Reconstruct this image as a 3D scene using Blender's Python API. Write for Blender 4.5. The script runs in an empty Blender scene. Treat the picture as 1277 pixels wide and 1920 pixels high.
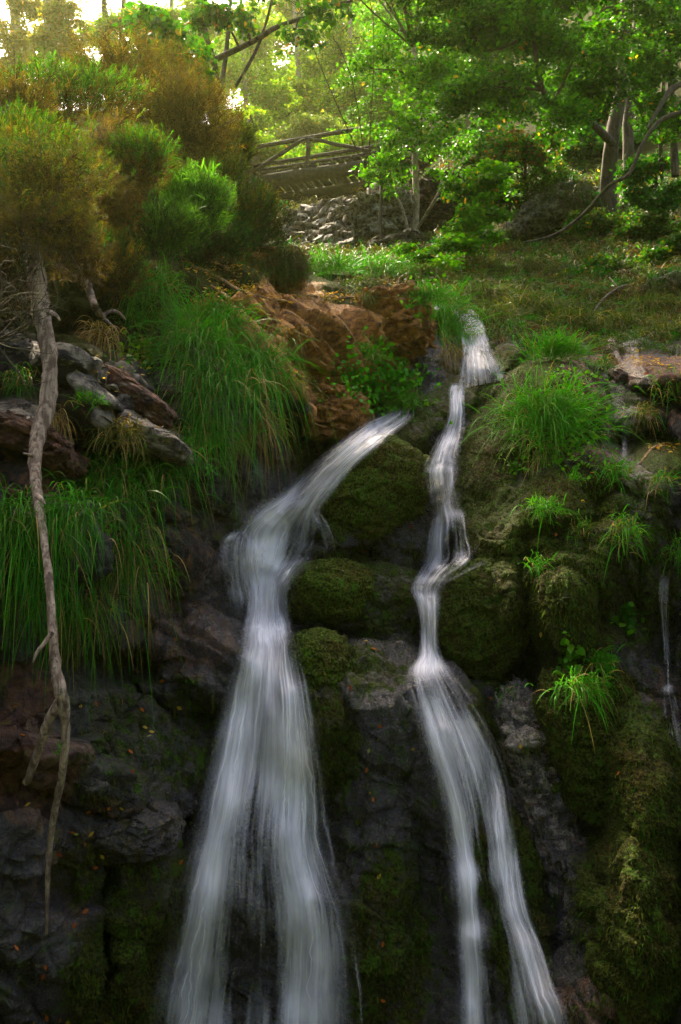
import bpy, math, random
import numpy as np
from mathutils import Vector
from mathutils.bvhtree import BVHTree

# ------------------------------------------------------------------ camera, sky, sun, exposure
SC = bpy.context.scene
R = math.radians
PITCH, VFOV, CAMZ = R(6.0), R(55.0), 1.6
FPX = 960.0 / math.tan(VFOV / 2)
cam_d = bpy.data.cameras.new('camera')
cam_d.sensor_fit = 'VERTICAL'; cam_d.sensor_height = 36.0
cam_d.lens = 18.0 / math.tan(VFOV / 2)
cam_d.clip_start = 0.05; cam_d.clip_end = 2000
cam = bpy.data.objects.new('camera', cam_d)
SC.collection.objects.link(cam)
cam.location = (0, 0, CAMZ); cam.rotation_euler = (R(90) + PITCH, 0, 0)
SC.camera = cam

SUN_EL, SUN_AZ = R(53), R(-25)          # azimuth from +Y, negative = to the left
SUN_STRENGTH, SKY_STRENGTH, EXPOSURE = 4.8, 0.15, 2.15
world = bpy.data.worlds.new('World'); SC.world = world
world.use_nodes = True
wn = world.node_tree; wn.nodes.clear()
wo = wn.nodes.new('ShaderNodeOutputWorld'); wb = wn.nodes.new('ShaderNodeBackground')
sky = wn.nodes.new('ShaderNodeTexSky')
sky.sky_type = 'NISHITA'; sky.sun_disc = False
sky.sun_elevation = SUN_EL; sky.sun_rotation = SUN_AZ
sky.air_density = 1.0; sky.dust_density = 9.0; sky.ozone_density = 1.0
wn.links.new(sky.outputs[0], wb.inputs[0]); wb.inputs[1].default_value = SKY_STRENGTH
wn.links.new(wb.outputs[0], wo.inputs[0])
sl = bpy.data.lights.new('sun', 'SUN'); sl.energy = SUN_STRENGTH; sl.angle = R(0.5); sl.color = (1.0, 0.90, 0.70)
sun = bpy.data.objects.new('sun', sl); SC.collection.objects.link(sun)
SUN_DIR = Vector((math.sin(SUN_AZ) * math.cos(SUN_EL), math.cos(SUN_AZ) * math.cos(SUN_EL), math.sin(SUN_EL)))
sun.rotation_euler = SUN_DIR.to_track_quat('Z', 'Y').to_euler()
sun.location = SUN_DIR * 60
SC.view_settings.view_transform = 'Standard'; SC.view_settings.look = 'None'
SC.view_settings.exposure = EXPOSURE; SC.view_settings.gamma = 1.0
SC.view_settings.use_white_balance = True; SC.view_settings.white_balance_temperature = 7100; SC.view_settings.white_balance_tint = 15
SC.cycles.use_denoising = True
SC.cycles.max_bounces = 10; SC.cycles.transparent_max_bounces = 24
SC.cycles.diffuse_bounces = 4; SC.cycles.transmission_bounces = 6; SC.cycles.volume_bounces = 1
SC.cycles.caustics_reflective = False; SC.cycles.caustics_refractive = False
SC.cycles.sample_clamp_indirect = 6.0

# ------------------------------------------------------------------ helpers
rng = np.random.default_rng(7)
FWD = np.array([0, math.cos(PITCH), math.sin(PITCH)]); UP = np.array([0, -math.sin(PITCH), math.cos(PITCH)])
CAM = np.array([0, 0, CAMZ])

def ray(px, py):
    px = np.asarray(px, float); py = np.asarray(py, float)
    dx = (px - 638.5) / FPX; dz = (960 - py) / FPX
    return dx[..., None] * np.array([1., 0, 0]) + dz[..., None] * UP + FWD

def unproj(px, py, Y):
    d = ray(px, py)
    return CAM + d * (np.asarray(Y, float) / d[..., 1])[..., None]

def new_mesh(name, verts, faces, mat=None, attrs=None, uv=None, smooth=True, parent=None, fmat=None):
    """verts (N,3); faces (M,k) array or a list of such arrays; attrs {name: (N,4)}; uv (N,2) per vertex"""
    verts = np.ascontiguousarray(verts, np.float32)
    fl = faces if isinstance(faces, list) else [faces]
    fl = [np.asarray(f, np.int32) for f in fl if len(f)]
    me = bpy.data.meshes.new(name)
    me.vertices.add(len(verts)); me.vertices.foreach_set('co', verts.ravel())
    li = np.concatenate([f.ravel() for f in fl])
    tot = np.concatenate([np.full(len(f), f.shape[1], np.int32) for f in fl])
    st = np.concatenate([[0], np.cumsum(tot)[:-1]]).astype(np.int32)
    me.loops.add(len(li)); me.loops.foreach_set('vertex_index', li)
    me.polygons.add(len(tot)); me.polygons.foreach_set('loop_start', st); me.polygons.foreach_set('loop_total', tot)
    if smooth: me.polygons.foreach_set('use_smooth', np.ones(len(tot), bool))
    if uv is not None:
        l = me.uv_layers.new(name='uv'); l.data.foreach_set('uv', np.ascontiguousarray(np.asarray(uv, np.float32)[li]).ravel())
    for k, v in (attrs or {}).items():
        a = me.color_attributes.new(k, 'FLOAT_COLOR', 'POINT')
        a.data.foreach_set('color', np.ascontiguousarray(v, np.float32).ravel())
    me.update(calc_edges=True); me.validate()
    o = bpy.data.objects.new(name, me); SC.collection.objects.link(o)
    for m in (mat if isinstance(mat, (list, tuple)) else [mat]):
        if m: me.materials.append(m)
    if parent is not None: o.parent = parent
    return o

def tag(o, label=None, cat=None, group=None, kind=None):
    if label: o['label'] = label
    if cat: o['category'] = cat
    if group: o['group'] = group
    if kind: o['kind'] = kind
    return o

def empty(name, loc, label, cat, group=None):
    o = bpy.data.objects.new(name, None); SC.collection.objects.link(o)
    o.location = [float(v) for v in loc]; o.empty_display_size = 0.2
    return tag(o, label, cat, group)

# ---- noise (numpy)
def _h(x, y, z, seed):
    with np.errstate(over='ignore'):
        h = (x.astype(np.uint32) * np.uint32(374761393)) ^ (y.astype(np.uint32) * np.uint32(668265263)) ^ (z.astype(np.uint32) * np.uint32(2147483647 - 58)) ^ np.uint32((seed * 974711 + 13) & 0xffffffff)
        h = (h ^ (h >> np.uint32(13))) * np.uint32(1274126177)
        h = (h ^ (h >> np.uint32(16))) * np.uint32(2246822519)
        h = h ^ (h >> np.uint32(15))
    return h

def pnoise(p, seed=0):
    """gradient noise, about -1..1"""
    p = np.asarray(p, np.float32); i = np.floor(p); f = p - i; i = i.astype(np.int64)
    u = f * f * f * (f * (f * 6 - 15) + 10)
    out = 0
    for a in (0, 1):
        for b in (0, 1):
            for c in (0, 1):
                h = _h(i[..., 0] + a, i[..., 1] + b, i[..., 2] + c, seed)
                gx = (h & np.uint32(1023)).astype(np.float32) / 511.5 - 1
                gy = ((h >> np.uint32(10)) & np.uint32(1023)).astype(np.float32) / 511.5 - 1
                gz = ((h >> np.uint32(20)) & np.uint32(1023)).astype(np.float32) / 511.5 - 1
                w = (u[..., 0] if a else 1 - u[..., 0]) * (u[..., 1] if b else 1 - u[..., 1]) * (u[..., 2] if c else 1 - u[..., 2])
                out = out + w * (gx * (f[..., 0] - a) + gy * (f[..., 1] - b) + gz * (f[..., 2] - c))
    return out * 1.3

def fbm(p, octs=4, seed=0, gain=0.5, ridged=False):
    a, s, tot = 1.0, 0, 0
    p = np.asarray(p, np.float32)
    for k in range(octs):
        n = pnoise(p, seed + k * 17)
        if ridged: n = 1 - 2 * np.abs(n)
        s = s + a * n; tot += a; a *= gain; p = p * 2.03 + 11.3
    return s / tot

def worley(p, seed=0):
    """distance to nearest, gap to second, random of cell, and offset vector to cell centre"""
    p = np.asarray(p, np.float32); i = np.floor(p).astype(np.int64)
    d1 = np.full(p.shape[:-1], 9, np.float32); d2 = d1.copy(); r = np.zeros_like(d1); off = np.zeros(p.shape, np.float32)
    for a in (-1, 0, 1):
        for b in (-1, 0, 1):
            for c in (-1, 0, 1):
                x, y, z = i[..., 0] + a, i[..., 1] + b, i[..., 2] + c
                h = _h(x, y, z, seed)
                q = np.stack([x + (h & np.uint32(1023)).astype(np.float32) / 1023, y + ((h >> np.uint32(10)) & np.uint32(1023)).astype(np.float32) / 1023,
                              z + ((h >> np.uint32(20)) & np.uint32(1023)).astype(np.float32) / 1023], -1).astype(np.float32)
                v = p - q; d = np.sqrt((v * v).sum(-1))
                m = d < d1
                d2 = np.where(m, d1, np.minimum(d2, d))
                d1 = np.where(m, d, d1)
                r = np.where(m, ((h * np.uint32(2654435761)) >> np.uint32(12)).astype(np.float32) / 2**20, r)
                off = np.where(m[..., None], v, off)
    return d1, d2 - d1, r, off

def facets(p, seed=0, tilt=0.6):
    """broken-rock relief: every cell is a plane of its own height and tilt"""
    d1, gap, r, off = worley(p, seed)
    h2 = np.mod(r * 57.31, 1); h3 = np.mod(r * 131.7, 1)
    return (r - 0.5) + tilt * (off[..., 0] * (h2 - 0.5) + off[..., 2] * (h3 - 0.5)) * 2, gap

def sstep(a, b, x):
    t = np.clip((x - a) / (b - a), 0, 1); return t * t * (3 - 2 * t)

def blur(a, s, axis):
    r = int(3 * s); k = np.exp(-0.5 * (np.arange(-r, r + 1) / s) ** 2); k /= k.sum()
    a = np.moveaxis(a, axis, -1); pad = np.concatenate([np.repeat(a[..., :1], r, -1), a, np.repeat(a[..., -1:], r, -1)], -1)
    out = np.zeros_like(a)
    for j, w in enumerate(k): out += w * pad[..., j:j + a.shape[-1]]
    return np.moveaxis(out, -1, axis)

def grid_faces(nr, nc):
    i = np.arange(nr * nc).reshape(nr, nc)
    return np.stack([i[:-1, :-1], i[1:, :-1], i[1:, 1:], i[:-1, 1:]], -1).reshape(-1, 4)

def tubes(lines, sides=7, wob=0.0):
    """lines: list of (points (n,3), radii (n,)); returns verts, faces"""
    V, F, base = [], [], 0
    for pts, rad in lines:
        pts = np.asarray(pts, float); rad = np.asarray(rad, float); n = len(pts)
        t = np.gradient(pts, axis=0); t /= np.linalg.norm(t, axis=1)[:, None] + 1e-9
        ref = np.array([0.31, 0.9, 0.2]) if abs(t[0] @ np.array([0, 1, 0])) < 0.8 else np.array([1., 0.1, 0.2])
        a = np.cross(t, ref); a /= np.linalg.norm(a, axis=1)[:, None] + 1e-9
        b = np.cross(t, a)
        an = np.arange(sides) / sides * 2 * math.pi
        rr = rad[:, None] * (1 + wob * rng.normal(size=(n, sides)))
        v = pts[:, None] + rr[..., None] * (np.cos(an)[None, :, None] * a[:, None] + np.sin(an)[None, :, None] * b[:, None])
        V.append(v.reshape(-1, 3))
        i = base + np.arange(n * sides).reshape(n, sides); j = np.roll(i, -1, 1)
        F.append(np.stack([i[:-1], j[:-1], j[1:], i[1:]], -1).reshape(-1, 4))
        V.append(pts[-1:] + t[-1:] * rad[-1]); tip = base + n * sides
        k = i[-1]; F.append(np.stack([k, np.roll(k, -1), np.full(sides, tip), np.full(sides, tip)], -1)[:, :4])
        base = tip + 1
    V = np.concatenate(V); F = np.concatenate(F)
    tri = F[:, 2] == F[:, 3]
    return V, [F[~tri], F[tri][:, :3]]

def spline(pts, n):
    """Catmull-Rom resample of (k,d) control rows to n rows"""
    p = np.asarray(pts, float); k = len(p)
    q = np.concatenate([2 * p[:1] - p[1:2], p, 2 * p[-1:] - p[-2:-1]])
    s = np.linspace(0, k - 1, n); i = np.minimum(s.astype(int), k - 2); t = (s - i)[:, None]
    a, b, c, d = q[i], q[i + 1], q[i + 2], q[i + 3]
    return 0.5 * (2 * b + (c - a) * t + (2 * a - 5 * b + 4 * c - d) * t**2 + (3 * b - a - 3 * c + d) * t**3)

# ------------------------------------------------------------------ materials
def mat_new(name):
    m = bpy.data.materials.new(name); m.use_nodes = True
    nt = m.node_tree; nt.nodes.clear()
    out = nt.nodes.new('ShaderNodeOutputMaterial')
    return m, nt, out

class NT:
    def __init__(s, nt): s.nt = nt
    def n(s, t, **kw):
        x = s.nt.nodes.new(t)
        for k, v in kw.items(): setattr(x, k, v)
        return x
    def l(s, a, b): s.nt.links.new(a, b)
    def attr(s, name): return s.n('ShaderNodeAttribute', attribute_name=name)
    def coord(s):
        return s.n('ShaderNodeTexCoord').outputs['Object']
    def noise(s, vec, scale, detail=4, rough=0.55, dist=0.0):
        x = s.n('ShaderNodeTexNoise'); x.inputs['Scale'].default_value = scale; x.inputs['Detail'].default_value = detail
        x.inputs['Roughness'].default_value = rough; x.inputs['Distortion'].default_value = dist
        if vec is not None: s.l(vec, x.inputs['Vector'])
        return x.outputs['Fac']
    def scale(s, vec, sc, rot=(0, 0, 0)):
        x = s.n('ShaderNodeMapping'); x.inputs['Scale'].default_value = sc; x.inputs['Rotation'].default_value = rot
        s.l(vec, x.inputs['Vector']); return x.outputs[0]
    def m(s, op, a, b=None, c=None, clamp=False):
        x = s.n('ShaderNodeMath', operation=op); x.use_clamp = clamp
        for i, v in enumerate((a, b, c)):
            if v is None: continue
            if hasattr(v, 'is_linked'): s.l(v, x.inputs[i])
            else: x.inputs[i].default_value = v
        return x.outputs[0]
    def ss(s, v, a, b, lo=0., hi=1.):
        x = s.n('ShaderNodeMapRange', interpolation_type='SMOOTHSTEP')
        s.l(v, x.inputs[0]); x.inputs[1].default_value = a; x.inputs[2].default_value = b; x.inputs[3].default_value = lo; x.inputs[4].default_value = hi
        return x.outputs[0]
    def mix(s, f, a, b, mode='MIX'):
        x = s.n('ShaderNodeMix', data_type='RGBA', blend_type=mode)
        for v, i in ((f, 0), (a, 6), (b, 7)):
            if hasattr(v, 'is_linked'): s.l(v, x.inputs[i])
            elif i == 0: x.inputs[i].default_value = v
            else: x.inputs[i].default_value = (*v, 1)
        return x.outputs[2]
    def ramp(s, v, lo, hi, a=0.3, b=0.7): return s.mix(s.ss(v, a, b), lo, hi)
    def bump(s, h, strength, dist=0.02, nrm=None):
        x = s.n('ShaderNodeBump'); x.inputs['Strength'].default_value = strength; x.inputs['Distance'].default_value = dist
        s.l(h, x.inputs['Height'])
        if nrm is not None: s.l(nrm, x.inputs['Normal'])
        return x.outputs[0]

def rock_material(name, pale=(0.23, 0.195, 0.155), mg=1.0):
    """one rock material; what grows on or stains the rock comes from two masks carried by the mesh"""
    m, nt, out = mat_new(name); q = NT(nt)
    co = q.coord()
    A = q.n('ShaderNodeSeparateColor'); q.l(q.attr('mask_a').outputs['Color'], A.inputs[0])
    B = q.n('ShaderNodeSeparateColor'); q.l(q.attr('mask_b').outputs['Color'], B.inputs[0])
    n1 = q.noise(co, 3.2, 5, 0.6); n2 = q.noise(co, 14, 6, 0.65); n3 = q.noise(co, 70, 4, 0.6); n4 = q.noise(co, 190, 3, 0.6)
    st = q.noise(q.scale(co, (3.0, 3.0, 12.0), (0, R(32), R(10))), 3.0, 6, 0.65)      # slaty bedding
    def fac(ch, nz, w=0.9, a=0.38, b=0.62): return q.ss(q.m('ADD', ch, q.m('MULTIPLY', q.m('SUBTRACT', nz, 0.5), w)), a, b)
    rock = q.ramp(st, (0.006, 0.0045, 0.004), (0.036, 0.027, 0.023), 0.36, 0.72)
    rock = q.mix(q.ss(n2, 0.45, 0.7), rock, q.mix(0.5, rock, (0.020, 0.015, 0.012)))
    och = q.ramp(n2, (0.10, 0.036, 0.007), (0.45, 0.20, 0.045), 0.32, 0.66)
    och = q.mix(q.ss(st, 0.52, 0.7), och, (0.055, 0.026, 0.012))
    och = q.mix(q.ss(n1, 0.55, 0.68), och, (0.34, 0.20, 0.055))
    c = q.mix(fac(A.outputs[1], n1), rock, och)
    red = q.ramp(n2, (0.030, 0.011, 0.006), (0.13, 0.050, 0.022), 0.35, 0.7)
    c = q.mix(fac(A.outputs[2], n2, 1.0), c, red)
    lich = q.mix(q.ss(n2, 0.4, 0.62), [v * .18 for v in pale], pale)
    c = q.mix(fac(B.outputs[0], st, 1.3, 0.4, 0.6), c, lich)
    grs = q.ramp(n2, (0.010, 0.012, 0.003), (0.032, 0.032, 0.008))
    grs = q.mix(q.ss(n3, 0.45, 0.65), grs, (0.025, 0.036, 0.006))
    gf = fac(B.outputs[2], n1, 0.6); c = q.mix(gf, c, grs)
    moss = q.ramp(n3, (0.006, 0.010, 0.0015), (0.060, 0.085, 0.005), 0.35, 0.68)
    moss = q.mix(q.ss(n1, 0.42, 0.66), moss, q.ramp(n3, (0.010, 0.008, 0.002), (0.070, 0.055, 0.006), 0.35, 0.7))
    moss = q.mix(q.m('MULTIPLY', q.ss(n2, 0.50, 0.68), q.ss(n3, 0.3, 0.6, 0.3, 1.0)), moss, (0.036, 0.095, 0.004))
    if mg != 1.0: moss = q.mix(1.0, moss, (mg, mg * 1.02, mg), 'MULTIPLY')
    mf = fac(A.outputs[0], n2, 0.95, 0.30, 0.56)
    c = q.mix(mf, c, moss)
    bs = q.n('ShaderNodeBsdfPrincipled')
    q.l(c, bs.inputs['Base Color'])
    wet = q.m('MULTIPLY', fac(B.outputs[1], n2, 0.8), q.m('SUBTRACT', 1.0, q.m('MULTIPLY', mf, 0.8)))
    q.l(q.m('SUBTRACT', 0.88, q.m('MULTIPLY', wet, q.ss(n3, 0.2, 0.8, 0.70, 0.52))), bs.inputs['Roughness'])
    q.l(q.m('MULTIPLY', q.m('ADD', 0.4, q.m('MULTIPLY', wet, 0.5)), q.m('SUBTRACT', 1.0, q.m('MAXIMUM', q.m('MULTIPLY', gf, 0.97), q.m('MULTIPLY', mf, 0.75)))), bs.inputs['Specular IOR Level'])
    h = q.m('ADD', q.m('MULTIPLY', n2, 1.0), q.m('MULTIPLY', n3, 0.45))
    b1 = q.bump(h, 0.75, 0.03)
    b2 = q.bump(q.m('ADD', n4, q.m('MULTIPLY', n3, 0.6)), 0.8, 0.012, b1)
    q.l(b2, bs.inputs['Normal'])
    q.l(bs.outputs[0], out.inputs[0])
    return m

def leaf_material(name, trans=0.5, gloss=0.25, tcol=(1.15, 1.25, 0.5), rough=0.45):
    """leaf or blade: the tint of each leaf comes with the mesh; light also passes through"""
    m, nt, out = mat_new(name); q = NT(nt)
    t = q.attr('tint').outputs['Color']
    d = q.n('ShaderNodeBsdfPrincipled'); q.l(t, d.inputs['Base Color'])
    d.inputs['Roughness'].default_value = rough; d.inputs['Specular IOR Level'].default_value = gloss
    tr = q.n('ShaderNodeBsdfTranslucent'); q.l(q.mix(1.0, t, tcol, 'MULTIPLY'), tr.inputs[0])
    mx = q.n('ShaderNodeMixShader'); mx.inputs[0].default_value = trans
    q.l(d.outputs[0], mx.inputs[1]); q.l(tr.outputs[0], mx.inputs[2]); q.l(mx.outputs[0], out.inputs[0])
    return m

def bark_material(name, lo, hi, scale=(9, 9, 2.2), rough=0.9, moss=0.0, bump=0.8):
    m, nt, out = mat_new(name); q = NT(nt); co = q.coord()
    n1 = q.noise(q.scale(co, scale), 2.4, 6, 0.65, 0.4); n2 = q.noise(co, 60, 4, 0.6); n3 = q.noise(co, 1.7, 3)
    c = q.ramp(n1, lo, hi, 0.36, 0.66)
    c = q.mix(q.ss(n2, 0.5, 0.72), c, [0.6 * v for v in lo])
    if moss: c = q.mix(q.m('MULTIPLY', q.ss(n3, 0.45, 0.62), moss), c, (0.05, 0.06, 0.012))
    bs = q.n('ShaderNodeBsdfPrincipled'); q.l(c, bs.inputs['Base Color']); bs.inputs['Roughness'].default_value = rough
    bs.inputs['Specular IOR Level'].default_value = 0.25
    q.l(q.bump(q.m('ADD', n1, q.m('MULTIPLY', n2, 0.35)), bump, 0.02), bs.inputs['Normal'])
    q.l(bs.outputs[0], out.inputs[0])
    return m

def water_material(name, gain=1.0):
    """aerated falling water: milky, streaked along the flow (uv: x across in metres, y along in metres), thin between the strands"""
    m, nt, out = mat_new(name); q = NT(nt)
    uv = q.n('ShaderNodeUVMap'); uv.uv_map = 'uv'
    D = q.n('ShaderNodeSeparateColor'); q.l(q.attr('flow').outputs['Color'], D.inputs[0])    # r density, g edge, b foam
    v = uv.outputs[0]
    a = q.noise(q.scale(v, (14, 0.75, 1)), 1.0, 3, 0.6, 0.5)
    b = q.noise(q.scale(v, (52, 1.3, 1)), 1.0, 3, 0.6, 0.3)
    c = q.noise(q.scale(v, (150, 2.2, 1)), 1.0, 2, 0.6)
    e = q.noise(q.scale(v, (9, 3.2, 1)), 1.0, 4, 0.65, 0.6)
    s = q.m('ADD', q.m('ADD', q.m('MULTIPLY', a, 0.40), q.m('MULTIPLY', b, 0.34)), q.m('ADD', q.m('MULTIPLY', c, 0.20), q.m('MULTIPLY', e, 0.20)))
    thr = q.m('SUBTRACT', 0.88, q.m('MULTIPLY', D.outputs[0], 0.56))
    al = q.m('DIVIDE', q.m('SUBTRACT', s, thr), 0.34, clamp=True)
    al = q.m('POWER', al, 1.15)
    al = q.m('ADD', q.m('MULTIPLY', al, 0.86), q.m('MULTIPLY', q.m('MULTIPLY', D.outputs[2], q.ss(s, 0.3, 0.62, 0.35, 1.0)), 0.75), clamp=True)
    al = q.m('MULTIPLY', q.m('MULTIPLY', al, D.outputs[1]), gain, clamp=True)
    col = q.mix(al, (0.76, 0.76, 0.80), (0.92, 0.91, 0.95))
    df = q.n('ShaderNodeBsdfDiffuse'); q.l(col, df.inputs[0])
    tl = q.n('ShaderNodeBsdfTranslucent'); q.l(col, tl.inputs[0])
    gl = q.n('ShaderNodeBsdfGlossy'); gl.inputs['Roughness'].default_value = 0.35
    m1 = q.n('ShaderNodeMixShader'); m1.inputs[0].default_value = 0.35
    q.l(df.outputs[0], m1.inputs[1]); q.l(tl.outputs[0], m1.inputs[2])
    m2 = q.n('ShaderNodeMixShader'); m2.inputs[0].default_value = 0.04
    q.l(m1.outputs[0], m2.inputs[1]); q.l(gl.outputs[0], m2.inputs[2])
    tp = q.n('ShaderNodeBsdfTransparent')
    m3 = q.n('ShaderNodeMixShader'); q.l(al, m3.inputs[0]); q.l(tp.outputs[0], m3.inputs[1]); q.l(m2.outputs[0], m3.inputs[2])
    q.l(m3.outputs[0], out.inputs[0])
    return m

M_ROCK = rock_material('wet_rock')
M_MOSSY = rock_material('bright_moss_rock', mg=1.6)
M_STONE = rock_material('pale_stone', (0.40, 0.37, 0.31))
M_LEAF = leaf_material('leaf', 0.5, 0.12)
M_GLOW = leaf_material('sunlit_glow_leaf', 0.68, 0.1, (1.35, 1.25, 0.45))  # lit copy of the leaf: sun glow put into its tint and translucency
M_GRASS = leaf_material('grass_blade', 0.42, 0.06, (0.9, 1.2, 0.4))
M_HEATH = leaf_material('heath_sprig', 0.35, 0.1, (1.1, 1.1, 0.5), 0.8)
M_DEAD = bark_material('weathered_wood', (0.085, 0.055, 0.038), (0.33, 0.25, 0.19), (16, 16, 2.5))
M_ROOT = bark_material('root_bark', (0.10, 0.055, 0.022), (0.36, 0.22, 0.09), (14, 14, 6))
M_PALE = bark_material('pale_bark', (0.16, 0.13, 0.09), (0.42, 0.36, 0.27), (6, 6, 5), moss=0.4)
M_DARK = bark_material('dark_bark', (0.028, 0.021, 0.015), (0.11, 0.085, 0.06), (8, 8, 2), moss=0.5)
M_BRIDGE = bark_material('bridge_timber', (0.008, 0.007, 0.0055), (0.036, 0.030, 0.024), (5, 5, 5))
M_WATER = water_material('white_water')

# ------------------------------------------------------------------ terrain: the waterfall cliff and the valley side above it
#  rows of the survey: height line -> (station, distance) pairs
ROWS = {
 2500: [(0,4.2),(480,5.1),(700,5.2),(1277,4.5)],
 2150: [(0,4.4),(200,5.1),(480,5.3),(700,5.4),(900,5.3),(1080,5.2),(1277,4.8)],
 1920: [(0,4.4),(150,4.75),(300,5.25),(480,5.35),(700,5.45),(900,5.35),(1080,5.3),(1200,5.05),(1277,4.95)],
 1600: [(0,4.3),(150,4.65),(300,5.4),(480,5.5),(650,5.6),(850,5.65),(1000,5.7),(1100,5.65),(1200,5.15),(1277,5.3)],
 1300: [(0,4.2),(150,4.65),(300,5.7),(480,5.85),(680,5.8),(850,5.9),(950,6.0),(1050,5.75),(1150,5.6),(1277,6.0)],
 1100: [(0,4.25),(150,4.65),(300,5.75),(420,6.25),(500,6.6),(640,6.4),(800,6.75),(900,6.3),(1000,6.0),(1100,5.9),(1277,6.1)],
 960:  [(0,4.35),(150,4.75),(300,5.6),(420,6.4),(540,6.95),(680,6.95),(840,7.1),(950,6.75),(1050,6.3),(1150,6.2),(1277,6.3)],
 800:  [(0,4.6),(150,4.95),(300,5.5),(450,6.2),(600,7.4),(740,8.0),(850,7.8),(950,7.2),(1050,6.9),(1150,7.0),(1277,6.9)],
 700:  [(0,4.8),(150,5.1),(300,5.7),(450,6.5),(600,7.6),(750,8.3),(870,8.6),(950,8.0),(1050,7.6),(1150,7.8),(1277,7.4)],
 600:  [(0,5.0),(150,5.4),(300,6.0),(450,6.9),(600,7.9),(750,8.7),(870,9.6),(1000,9.8),(1150,9.6),(1277,9.2)],
 500:  [(0,5.2),(150,5.7),(300,6.6),(450,7.8),(530,9.4),(600,11.5),(700,12.5),(850,13.2),(1000,12.8),(1150,12.2),(1277,11.6)],
 475:  [(0,5.3),(200,6.1),(400,8.0),(490,11.0),(520,17.0),(640,17.6),(700,16.5),(850,15.2),(1000,14.3),(1150,13.3),(1277,12.6)],
 440:  [(0,5.5),(200,6.4),(400,8.4),(470,12.0),(500,20.0),(560,21.0),(700,20.0),(850,17.5),(1000,15.8),(1150,14.6),(1277,13.8)],
 385:  [(0,5.8),(200,6.9),(400,9.2),(450,11.0),(490,27.0),(640,28.0),(720,25.0),(800,21.0),(1000,16.8),(1150,15.6),(1277,14.6)],
 350:  [(0,6.0),(200,7.2),(400,9.6),(440,12.0),(470,33.0),(640,33.0),(740,30.0),(800,24.0),(850,21.5),(1000,18.5),(1150,16.8),(1277,15.6)],
 270:  [(0,6.8),(200,8.2),(400,12.0),(480,40.0),(620,44.0),(740,38.0),(820,28.0),(900,25.0),(1050,20.5),(1277,17.5)],
 180:  [(0,9.5),(200,12.0),(400,20.0),(480,62.0),(700,62.0),(800,48.0),(900,36.0),(1100,27.0),(1277,20.5)],
 60:   [(0,30.0),(200,32.0),(400,40.0),(480,85.0),(700,85.0),(900,50.0),(1100,34.0),(1277,28.0)],
 -300: [(0,55.0),(400,60.0),(700,65.0),(900,75.0),(1100,55.0),(1277,45.0)],
}
RK = sorted(ROWS)

def base_depth(PX, PY):
    cols = PX[0]; lines = []
    for k in RK:
        r = ROWS[k]; x = [-420] + [a for a, _ in r] + [1700]
        lo = 0.74 if k > 300 else 0.9
        y = [1 / (r[0][1] * lo)] + [1 / b for _, b in r] + [1 / (r[-1][1] * lo)]
        lines.append(np.interp(cols, x, y))
    L = np.array(lines)
    rows = PY[:, 0]
    j = np.clip(np.searchsorted(RK, rows) - 1, 0, len(RK) - 2)
    ks = np.array(RK, float); t = ((rows - ks[j]) / (ks[j + 1] - ks[j]))[:, None]
    return (1 - t) * L[j] + t * L[j + 1]          # inverse distance

# swellings of the rock: x, y, rx, ry, tilt(deg), metres out, crease power
LUMPS = [
 (560,1330,150,170,0,.30,.6),(700,1330,120,170,0,.30,.6),(690,1620,90,330,4,.22,.7),(820,1420,110,180,-12,.22,.6),(930,1700,90,300,-10,.18,.7),
 (470,1500,130,330,6,.25,.7),(380,1250,130,110,0,.35,.6),(300,1420,110,110,0,.30,.5),(230,1480,150,60,10,.40,.5),(250,1660,120,130,0,.35,.6),(180,1800,140,130,0,.3,.6),
 (310,1780,90,170,0,.28,.6),(90,1370,130,120,0,.3,.6),(40,1650,120,260,0,.22,.7),(120,1560,90,70,0,.22,.5),
 (690,925,130,95,-35,.42,.55),(800,790,130,50,-38,.35,.6),(620,1000,70,60,0,.2,.6),(760,1010,60,90,0,.3,.6),(860,860,60,130,0,.16,.6),
 (960,640,110,40,-38,.4,.6),(930,870,80,140,12,.35,.6),(1010,760,110,110,0,.4,.6),(1000,960,130,90,-20,.45,.55),(1110,880,80,60,-10,.3,.6),
 (930,1000,80,70,-25,.3,.5),(1060,1100,70,150,0,.34,.6),(960,1130,60,140,8,.28,.6),(1140,1060,60,110,-6,.3,.6),(1180,980,70,80,0,.2,.6),(1230,900,70,70,0,.3,.6),(1240,700,110,45,6,.5,.6),
 (1210,1480,80,170,-6,.35,.6),(1190,1720,90,230,-5,.42,.6),(1120,1700,50,200,-6,.16,.7),(1010,1420,70,150,-24,.2,.6),(1090,1880,90,110,0,.25,.6),
 (440,560,110,60,28,.3,.5),(590,640,120,110,10,.35,.6),(720,620,80,70,0,.32,.6),(480,500,90,40,10,.3,.5),(620,770,80,70,0,.3,.5),(540,720,90,80,20,.3,.5),
 (190,700,120,60,32,.38,.5),(265,810,90,40,22,.42,.5),(60,800,90,70,20,.3,.5),(60,900,80,60,0,.25,.5),(190,780,70,30,30,.2,.5),(380,740,100,120,0,.3,.6),(300,890,120,80,0,.25,.6),(160,1000,150,100,0,.3,.6),
 (430,640,80,50,28,.25,.5),(640,560,80,30,12,.2,.5),(700,560,70,40,0,.2,.5),(350,1050,60,60,0,.2,.6),
]
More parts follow.
